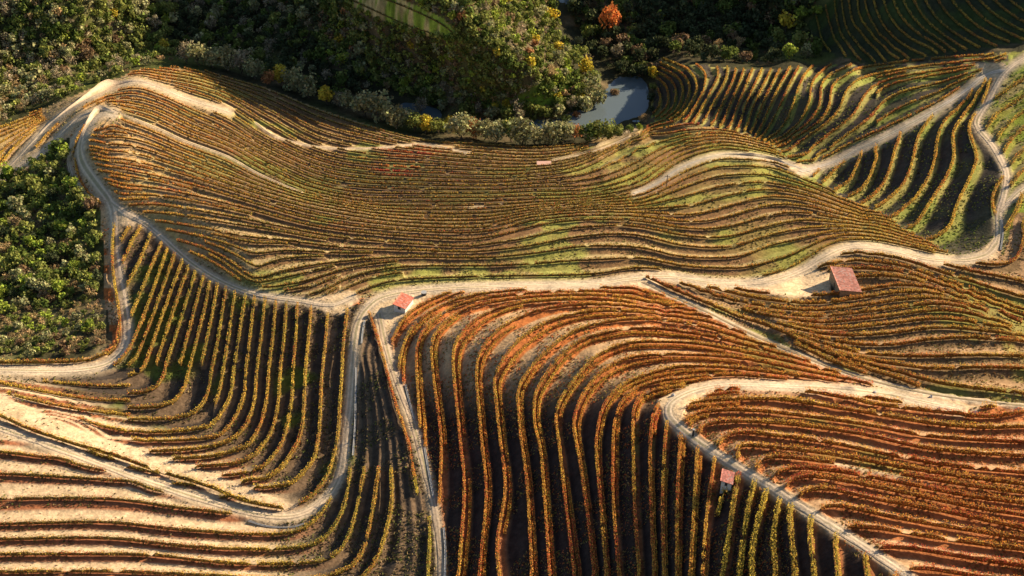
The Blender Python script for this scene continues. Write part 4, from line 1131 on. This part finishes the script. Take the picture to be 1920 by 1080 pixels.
# the woods
POOL = [(1122,160),(1140,150),(1200,158),(1212,190),(1200,226),(1170,243),(1100,250),(1000,252),(900,240),(800,225),(790,212),(850,222),(950,232),(1060,235),(1100,225),(1125,205)]
def scatter(poly, spacing, nmax, seed, excl):
    g = np.random.default_rng(seed)
    pu = [a for a, b in poly]; pv = [b for a, b in poly]
    cell = {}
    out = []
    for _ in range(nmax * 14):
        u = g.uniform(min(pu), max(pu)); v = g.uniform(min(pv), max(pv))
        out.append((u, v))
    a = np.array(out)
    ok = inpoly(a[:, 0], a[:, 1], poly)
    for e in excl: ok &= ~inpoly(a[:, 0], a[:, 1], e)
    a = a[ok]; keep = []
    for u, v in a:
        ci, cj = int(u // spacing), int(v // spacing)
        bad = False
        for i in (-1, 0, 1):
            for j in (-1, 0, 1):
                for (x, y) in cell.get((ci + i, cj + j), ()):
                    if (x - u) ** 2 + ((y - v) * 1.35) ** 2 < spacing ** 2: bad = True; break
        if not bad:
            cell.setdefault((ci, cj), []).append((u, v)); keep.append((u, v))
            if len(keep) >= nmax: break
    return keep
def kindpick(g, w):
    ks = list(w); p = np.array([w[k] for k in ks], float); return ks[g.choice(len(ks), p=p / p.sum())]
NEARRIV = [(340,70),(460,75),(600,120),(740,165),(800,195),(800,222),(700,195),(600,165),(480,130),(340,118)]
EB = [(-480, 412), (-100, 272), (0, 226), (100, 182), (200, 144), (250, 124), (330, 118), (400, 128), (500, 158), (600, 198), (700, 230), (800, 256), (1200, 232), (1214, 205), (1224, 170), (1222, 138), (1236, 100), (1300, 112), (1400, 122), (1500, 118), (1510, 100), (1540, 100), (1505, 40), (1560, -60), (1560, -480), (-480, -480)]
WOODS = [
 # polygon, spacing, count, radius range px, kinds, tag
 ([p for p in [(-100,-60),(640,-60),(700,180),(640,190),(560,170),(480,140),(400,120),(330,112),(250,129),(200,149),(100,189),(0,234),(-100,281)]], 12, 850, (7, 12), dict(olive=5, green=3.2, sage=2.2, grey=1.6, lime=.8, tan=.4, yellow=.25, brown=.4), 'hill'),
 ([(600,-60),(1010,-60),(1050,60),(1085,100),(1128,150),(1126,205),(1100,225),(1000,232),(850,215),(780,190),(700,160),(600,110)], 12, 620, (7.5, 12.5), dict(olive=6, green=3, lime=1.0, sage=1.2, brown=.9, tan=.3, yellow=.4, rust=.3, grey=.4), 'spur'),
 ([(1060,-60),(1560,-60),(1520,20),(1505,60),(1540,105),(1500,118),(1400,122),(1300,112),(1236,100),(1222,138),(1190,150),(1140,125),(1110,90),(1075,40)], 14, 420, (9, 15), dict(dark=6, green=2, brown=.8, olive=.7), 'shade'),
 ([(-100,372),(0,350),(50,318),(100,282),(125,262),(122,290),(126,335),(155,376),(180,396),(184,450),(184,560),(198,640),(180,655),(100,668),(-100,672)], 14, 330, (8, 15), dict(green=3, olive=4.5, lime=1.5, dark=1, sage=1.0, brown=.5, tan=.4), 'west'),
]
LABW = {'hill': ('%s tree in the wood on the hillside at the top left', 'trees of the top left wood'),
        'spur': ('%s tree on the wooded spur inside the river bend', 'trees of the wooded spur'),
        'shade': ('%s tree in the dark valley wood at the top', 'trees of the dark valley wood'),
        'west': ('%s tree in the small wood at the left edge', 'trees of the small wood at the left edge')}
CN = {'olive': 'olive green', 'green': 'mid green', 'dark': 'dark green', 'sage': 'pale grey-green', 'grey': 'leafless grey', 'yellow': 'yellow', 'rust': 'rust coloured', 'lime': 'bright green', 'tan': 'bare tan', 'brown': 'brown'}
g_ = np.random.default_rng(3)
cand = []
for poly, spc, nmax, (r0, r1), kw, tag_ in WOODS:
    for (u, v) in scatter(poly, spc, nmax, len(tag_) + nmax, [POOL, FIELD]):
        if any((u - a) ** 2 + (v - b) ** 2 < (c * .8) ** 2 for a, b, c, d in BANK + FARB): continue
        r_ = g_.uniform(r0, r1) * (1 if g_.random() > .15 else 1.25)
        kw2 = dict(kw)
        if tag_ == 'hill' and u > 330: kw2 = dict(dark=4, green=2, grey=1.6, olive=1, sage=.8)
        if tag_ == 'hill' and u < 110 and v > 90: kw2 = dict(grey=4, sage=3, olive=2, tan=1)
        if tag_ == 'west' and v > 560: kw2 = dict(lime=1.6, olive=3, sage=1.6, tan=2, green=.6, brown=1); r_ *= .7
        if (tag_ in ('hill', 'spur')) and abs(u - 1000) < 45 and abs(v - 196) < 12: continue
        cand.append((u, v, r_, kindpick(g_, kw2), tag_))
vis = [c for c in cand if -10 < c[0] < 1930 and c[1] > -5]
vis.sort(key=lambda c: -c[2])
chosen = vis[:205]; cs = set(map(id, chosen))
for i, (u, v, r_, k, tag_) in enumerate(chosen):
    tree_object(k, i % 3, u, v, r_, LABW[tag_][0] % CN[k], LABW[tag_][1], hi=1)
others = [c for c in cand if id(c) not in cs]
for tag_, nm, lab in (('hill', 'woodland', 'smaller trees of the wood covering the top left hillside'), ('spur', 'woodland', 'smaller trees covering the spur inside the river bend'),
                      ('shade', 'woodland', 'smaller trees of the dark valley wood'), ('west', 'woodland', 'smaller trees and bushes of the wood at the left edge')):
    Vs, Fs, Cs, o_ = [], [], [], 0
    sel = [c for c in others if c[4] == tag_]
    for i, (u, v, r_, k, _) in enumerate(sel):
        p = place(u, v)[0]; R = r_ * math.dist(p, (0, 0, CAMZ)) / F
        (cv_, cf_, cc_), _t = proto(k, i % 4, 0)
        a = rng.uniform(0, 6.28); ca, sa = math.cos(a), math.sin(a)
        V = np.column_stack([cv_[:, 0] * ca - cv_[:, 1] * sa, cv_[:, 0] * sa + cv_[:, 1] * ca, cv_[:, 2] * rng.uniform(.85, 1.15) + .12]) * R + p
        Vs.append(V); Fs.append(cf_ + o_); Cs.append(cc_ * rng.uniform(.75, 1.2)); o_ += len(V)
    # low scrub between the trees
    pol = [w for w in WOODS if w[5] == tag_][0][0]
    for i, (u, v) in enumerate(scatter(pol, 8, 900, 77, [POOL, FIELD] if tag_ != 'west' else [POOL])):
        p = place(u, v)[0]; R = g_.uniform(3, 6) * math.dist(p, (0, 0, CAMZ)) / F
        k = kindpick(g_, dict(olive=3, green=2, brown=2.5, lime=1, tan=1.2) if tag_ != 'shade' else dict(dark=4, brown=1))
        (cv_, cf_, cc_), _t = proto(k, i % 4, 0)
        nq = 55
        V = cv_[:nq * 4] * np.array([R, R, R * .6]) + p
        Vs.append(V); Fs.append(cf_[:nq] + o_); Cs.append(cc_[:nq * 4]); o_ += len(V)
    mesh_obj(nm, np.concatenate(Vs), np.concatenate(Fs), MF, cols=np.concatenate(Cs), kind='stuff', label=lab, cat='woodland')
    print(tag_, len(sel))
print('trees', round(time.time() - T0, 1))

# ------------------------------------------------------------------ weeds, clods and fallen leaves between the rows
NW = 170000
wu = rng.uniform(-60, 1980, NW); wv = 120 + 1010 * rng.random(NW) ** .85
wz, woff, wf, wr, ww, wtw = surface(wu, wv)
ok = (wr > 0) & (rs(ROAD, wu, wv) < .1) & (rng.random(NW) < np.where((rs(SANDM, wu, wv) > .4) | ((wr == 2) & (wu < 520) & (wv > 720) & (wf > .3)), .08, 1))
ok &= vnoise(*ground_xy(wu, wv, wz), 5, 71) > .38
wu, wv, wz, woff, wr = wu[ok], wv[ok], wz[ok], woff[ok], wr[ok]
wx, wy = ground_xy(wu, wv, wz)
n = len(wu)
TINT = {1: [(.30,.24,.09), (.20,.19,.06), (.36,.27,.14)], 2: [(.16,.18,.05), (.30,.22,.10), (.12,.09,.05)], 3: [(.18,.24,.05), (.26,.24,.08), (.12,.11,.04)], 4: [(.2,.28,.05), (.3,.28,.1), (.2,.16,.06)],
        5: [(.36,.20,.08), (.24,.22,.07), (.38,.28,.15)], 6: [(.45,.14,.05), (.36,.22,.09), (.24,.2,.06)], 7: [(.1,.12,.04), (.1,.1,.04), (.1,.08,.04)], 8: [(.18,.22,.05), (.1,.12,.04), (.24,.2,.08)]}
TT = np.zeros((9, 3, 3))
for k_, v_ in TINT.items(): TT[k_] = v_
wc = TT[wr, rng.integers(0, 3, n)] * rng.uniform(.6, 1.25, (n, 1))
ln = rng.uniform(.10, .26, n) * np.interp(wv, [120, 500, 1000], [1.7, 1.2, 1.0])
th = rng.uniform(0, 6.28, n)
a1 = np.column_stack([np.cos(th), np.sin(th), rng.uniform(-.3, .3, n)]) * ln[:, None]
a2 = np.column_stack([-np.sin(th) * .5, np.cos(th) * .5, rng.uniform(.5, 1.3, n)]) * ln[:, None]
c = np.column_stack([wx, wy, wz + woff])
V = np.stack([c - a1, c + a1, c + a1 * .6 + a2, c - a1 * .5 + a2], 1).reshape(-1, 3)
mesh_obj('weeds', V, np.arange(n * 4).reshape(n, 4), MF, cols=np.repeat(wc, 4, 0), kind='stuff', label='dry weeds and fallen leaves scattered between the vine rows', cat='weeds')
# ------------------------------------------------------------------ huts and small things
def simple_mat(name, colr, rough=.9, noise=.2, scale=3.0, tiles=None):
    m = bpy.data.materials.new(name); m.use_nodes = True
    n = m.node_tree; b = n.nodes['Principled BSDF']; b.inputs['Roughness'].default_value = rough; b.inputs['Specular IOR Level'].default_value = .2
    tc = n.nodes.new('ShaderNodeTexCoord'); t = n.nodes.new('ShaderNodeTexNoise'); t.inputs['Scale'].default_value = scale; t.inputs['Detail'].default_value = 6
    n.links.new(tc.outputs['Object'], t.inputs['Vector'])
    cr = n.nodes.new('ShaderNodeValToRGB')
    c = np.array(colr)
    cr.color_ramp.elements[0].position = .3; cr.color_ramp.elements[1].position = .7
    cr.color_ramp.elements[0].color = (*(c * (1 - noise)), 1); cr.color_ramp.elements[1].color = (*np.clip(c * (1 + noise), 0, 1), 1)
    n.links.new(t.outputs['Fac'], cr.inputs['Fac']); n.links.new(cr.outputs['Color'], b.inputs['Base Color'])
    return m
M_PLASTER = simple_mat('whitewashed_plaster', (.62, .60, .56), noise=.15)
M_STONE = simple_mat('schist_wall', (.30, .23, .15), noise=.45, scale=4)
M_WOOD = simple_mat('weathered_wood', (.12, .09, .06))
M_CONC = simple_mat('pale_concrete', (.36, .36, .36), noise=.15)
M_DARK = simple_mat('dark_metal', (.05, .05, .05))
M_BLUE = simple_mat('pale_blue_paint', (.45, .55, .6), noise=.1)
MR = mat_attr('roof_tiles', noise=(.5, .25), fine=(.12, .3), spec=.1)

def box(x0, x1, y0, y1, z0, z1):
    V = [(x0, y0, z0), (x1, y0, z0), (x1, y1, z0), (x0, y1, z0), (x0, y0, z1), (x1, y0, z1), (x1, y1, z1), (x0, y1, z1)]
    Fc = [(0, 3, 2, 1), (4, 5, 6, 7), (0, 1, 5, 4), (1, 2, 6, 5), (2, 3, 7, 6), (3, 0, 4, 7)]
    return V, Fc

def join(parts):
    V, Fc = [], []
    for v, f in parts:
        o = len(V); V += list(v); Fc += [tuple(i + o for i in q) for q in f]
    return V, Fc

def hut(center, rz, lx, ly, h_lo, h_hi, wallmat, roofcol, label, tilew=.32, door_side='x-'):
    """single-pitch hut; local x = across, y = along; roof rises towards +x"""
    root = empty('hut', center, label, 'hut', rz=rz)
    x0, x1, y0, y1 = -lx / 2, lx / 2, -ly / 2, ly / 2
    def zt(x): return h_lo + (h_hi - h_lo) * (x - x0) / lx
    base = -1.2; t = .3
    # walls as four real slabs with sloping tops
    def wallslab(ax0, ax1, ay0, ay1):
        V = [(ax0, ay0, base), (ax1, ay0, base), (ax1, ay1, base), (ax0, ay1, base), (ax0, ay0, zt(ax0)), (ax1, ay0, zt(ax1)), (ax1, ay1, zt(ax1)), (ax0, ay1, zt(ax0))]
        return V, [(0, 3, 2, 1), (4, 5, 6, 7), (0, 1, 5, 4), (1, 2, 6, 5), (2, 3, 7, 6), (3, 0, 4, 7)]
    V, Fc = join([wallslab(x0, x0 + t, y0, y1), wallslab(x1 - t, x1, y0, y1), wallslab(x0 + t, x1 - t, y0, y0 + t), wallslab(x0 + t, x1 - t, y1 - t, y1)])
    mesh_obj('wall', V, Fc, wallmat, root)
    # tiled roof: rows of half-round tiles running down the slope
    ov = .22
    rx0, rx1, ry0, ry1 = x0 - ov, x1 + ov, y0 - ov, y1 + ov
    nt = max(6, int((ry1 - ry0) / tilew)); sub = 6; nxs = max(8, int((rx1 - rx0) / .42))
    ysx = np.linspace(ry0, ry1, nt * sub + 1)
    prof = .007 * np.abs(np.sin(np.pi * (ysx - ry0) / (ry1 - ry0) * nt))
    V = []; cl = []
    g = np.random.default_rng(int(abs(center[0]) * 7) + 1)
    tc_ = g.uniform(.72, 1.3, (nxs + 1, nt + 1)); pale = g.random((nxs + 1, nt + 1)) < .14
    for i in range(nxs + 1):
        for part in (0, 1):
            x = rx0 + (rx1 - rx0) * min(1, (i + (0 if part == 0 else .98)) / (nxs))
            if i == nxs: x = rx1
            for j, yy in enumerate(ysx):
                zz = zt(x) + .10 + prof[j] + (.006 if part == 0 else 0)
                V.append((x, yy, zz))
                c = np.array(roofcol) * tc_[i, j // sub]
                if pale[i, j // sub]: c = c * .5 + np.array([.30, .24, .2])
                cl.append(c)
    n = len(ysx); rows_ = 2 * (nxs + 1)
    idx = np.arange(rows_ * n).reshape(rows_, n)
    Fq = np.stack([idx[:-1, :-1], idx[1:, :-1], idx[1:, 1:], idx[:-1, 1:]], -1).reshape(-1, 4)
    roof = mesh_obj('roof', V, Fq, MR, root, cols=np.array(cl))
    V, Fc = join([((lambda a: a)([(rx0, ry0, zt(rx0) - .02), (rx1, ry0, zt(rx1) - .02), (rx1, ry1, zt(rx1) - .02), (rx0, ry1, zt(rx0) - .02), (rx0, ry0, zt(rx0) + .09), (rx1, ry0, zt(rx1) + .09), (rx1, ry1, zt(rx1) + .09), (rx0, ry1, zt(rx0) + .09)]), [(0, 3, 2, 1), (4, 5, 6, 7), (0, 1, 5, 4), (1, 2, 6, 5), (2, 3, 7, 6), (3, 0, 4, 7)])])
    mesh_obj('roof_slab', V, Fc, M_WOOD, root)
    V, Fc = box(x0 - .04, x0 + .06, -.5, .5, 0, 1.75)
    d = mesh_obj('door', V, Fc, M_WOOD, root)
    V, Fc = box(x0 - .09, x0 - .04, .32, .38, .95, 1.1); mesh_obj('handle', V, Fc, M_DARK, d)
    V, Fc = box(x0 + lx * .35, x0 + lx * .6, y0 - .05, y0 + .05, 1.0, 1.7); w = mesh_obj('window', V, Fc, M_DARK, root)
    V, Fc = box(x0 + lx * .33, x0 + lx * .62, y0 - .10, y0 + .0, .92, 1.0); mesh_obj('sill', V, Fc, M_CONC, w)
    return root

def gp(u, v, z=None):
    zz = float(samp(ZF, u, v)) if z is None else z
    x, y = ground_xy(u, v, zz); return np.array([float(x), float(y), zz])
def hut_from_roof(BL, TL, BR, h, **kw):
    """place a hut so that its roof corners fall on the surveyed ones; h = mean eave height"""
    mu = (TL[0] + BR[0]) / 2; mv = (TL[1] + BR[1]) / 2
    zg = float(samp(ZF, mu, mv + 14))
    a, b, c = (np.array(gp(*q, z=zg + h)) for q in (BL, TL, BR))
    along = b - a; across = c - a
    rz = math.atan2(along[1], along[0]) - math.pi / 2
    ly = np.linalg.norm(along[:2]) - .44
    xa = np.array([math.cos(rz), math.sin(rz)])
    lx = abs(across[:2] @ xa) - .44
    cen = a[:2] + along[:2] / 2 + xa * (lx + .44) / 2
    print('hut', lx, ly)
    return hut((cen[0], cen[1], zg), rz, lx, ly, **kw)
hut_from_roof((1574, 547), (1556, 502), (1616, 545), 2.9, h_lo=3.2, h_hi=2.6, wallmat=M_STONE, roofcol=(.60, .26, .19), label='large stone shed with a faded red tiled roof beside the sandy turning place')
hut_from_roof((736, 572), (753, 550), (758, 581), 1.9, h_lo=2.1, h_hi=1.6, wallmat=M_PLASTER, roofcol=(.78, .24, .15), label='small whitewashed hut with a red tiled roof where two tracks fork')
hut_from_roof((1350, 903), (1354, 880), (1375, 905), 1.9, h_lo=2.0, h_hi=1.65, wallmat=M_PLASTER, roofcol=(.70, .27, .20), label='tiny square hut with mottled red tiles among yellow vines below the spur track')

def low_ruin():
    p = place(1020, 309)[0]
    r = empty('shelter', p, 'low pale pink roofed shelter beside the far track at the foot of the bowl', 'shelter')
    V, Fc = box(-2.0, 2.0, -.8, .8, -.5, 1.3); mesh_obj('wall', V, Fc, M_PLASTER, r)
    V, Fc = box(-2.3, 2.3, -1.1, 1.1, 1.3, 1.5); mesh_obj('roof', V, Fc, simple_mat('pale_pink_tiles', (.55, .34, .27)), r)
low_ruin()

# concrete drainage channels beside the tracks
def channel(line, label, wpx=1.6):
    q = resample(smoothline(line, 5), 5); P_ = place(q[:, 0], q[:, 1], .12)
    t = np.gradient(P_[:, :2], axis=0); t /= np.linalg.norm(t, axis=1)[:, None]
    nrm = np.column_stack([-t[:, 1], t[:, 0]])
    w = .10
    secs = [(-w - .06, .0), (-w - .06, .14), (-w, .14), (-w * .6, .02), (w * .6, .02), (w, .14), (w + .06, .14), (w + .06, .0)]
    V = []
    for k in range(len(q)):
        for s, z in secs: V.append((P_[k, 0] + nrm[k, 0] * s, P_[k, 1] + nrm[k, 1] * s, P_[k, 2] + z))
    n = len(secs); Fc = []
    for k in range(len(q) - 1):
        for j in range(n - 1):
            Fc.append((k * n + j, k * n + j + 1, (k + 1) * n + j + 1, (k + 1) * n + j))
    mesh_obj('drainage_channel', V, Fc, M_CONC, label=label, cat='drain')
channel([(684,602),(680,625),(678,645)], 'short pale concrete drain beside the fork right of the main track')
channel([(668,690),(667,740),(666,790),(662,855)], 'long pale concrete drain following the shaded main track downhill')
channel([(760,722),(768,755),(777,788)], 'upper pale drain on the right side of the descending track')
channel([(796,840),(804,885),(813,935)], 'middle pale drain on the right side of the descending track')
channel([(832,990),(835,1030),(834,1085)], 'lowest pale drain on the right side of the descending track at the bottom edge')
channel([(466,976),(505,986),(545,988),(572,982)], 'curved pale drain on the outer edge of the hairpin at lower left')
channel([(1878,412),(1880,440),(1876,470)], 'pale drain right of the upper track near the right edge')

def small(name, label, cat, u, v, shapes):
    r = empty(name, place(u, v)[0], label, cat)
    for nm, (V, Fc), m in shapes: mesh_obj(nm, V, Fc, m, r)
def cyl(x, y, z0, z1, r0, r1, n=12):
    V = [(x + r0 * math.cos(2 * math.pi * k / n), y + r0 * math.sin(2 * math.pi * k / n), z0) for k in range(n)] + [(x + r1 * math.cos(2 * math.pi * k / n), y + r1 * math.sin(2 * math.pi * k / n), z1) for k in range(n)]
    return V, [(k, (k + 1) % n, n + (k + 1) % n, n + k) for k in range(n)] + [tuple(range(n, 2 * n)), tuple(range(n - 1, -1, -1))]
small('water_tank', 'dark open tank with a pale rim beside the small whitewashed hut', 'tank', 795, 553, [('tank', cyl(0, 0, -.2, .8, .6, .6), M_DARK), ('rim', cyl(0, 0, .8, .86, .66, .66), M_CONC)])
small('marker_post', 'upright dark post with a pale cap beside the spur track', 'post', 1299, 818, [('post', box(-.15, .15, -.15, .15, -.3, 1.6), M_DARK), ('cap', box(-.19, .19, -.19, .19, 1.6, 1.75), M_CONC)])
small('boat', 'small pale blue rowing boat drawn up at the right end of the pool', 'boat', 1193, 229, [('hull', ([(-1.5, 0, .5), (-.9, -.5, .45), (.9, -.55, .45), (1.5, 0, .55), (.9, .55, .45), (-.9, .5, .45), (-1.1, 0, 0), (-.7, -.3, 0), (.7, -.3, 0), (1.1, 0, 0), (.7, .3, 0), (-.7, .3, 0)],
   [(0, 1, 7, 6), (1, 2, 8, 7), (2, 3, 9, 8), (3, 4, 10, 9), (4, 5, 11, 10), (5, 0, 6, 11), (6, 7, 8, 9, 10, 11)]), M_BLUE), ('thwart', box(-.15, .15, -.48, .48, .36, .42), M_WOOD)])
def pole(u, v, h, label):
    small('utility_pole', label, 'pole', u, v, [('post', cyl(0, 0, -.3, h, .13, .09, 8), M_WOOD), ('crossarm', box(-.7, .7, -.06, .06, h - .5, h - .38), M_WOOD)])
pole(1250, 347, 4.0, 'slim pole beside the grey track in the bowl')
pole(1897, 836 * .9, 3.0, 'slim pole beside the diagonal track near the right edge')
# scattered stones on the bare ground
def rock(u, v, s, label, grp):
    p = place(u, v)[0]
    V, Fc = cyl(0, 0, -.1, 1, 1, .55, 7); g = np.random.default_rng(int(u * 3 + v))
    V = np.array(V) * s * g.uniform(.6, 1.1, (len(V), 3)) + p
    mesh_obj('rock', V, Fc, M_CONC, label=label, cat='rock', group=grp)
for (u, v, s) in [(1640,737,.5),(1760,768,.6),(1745,745,.5),(1830,770,.7),(1262,742,.5),(1310,760,.4)]:
    rock(u, v, s, 'pale boulder lying beside the sandy spur track', 'boulders beside the spur track')
print('done', round(time.time() - T0, 1), 'objects', len(bpy.data.objects))
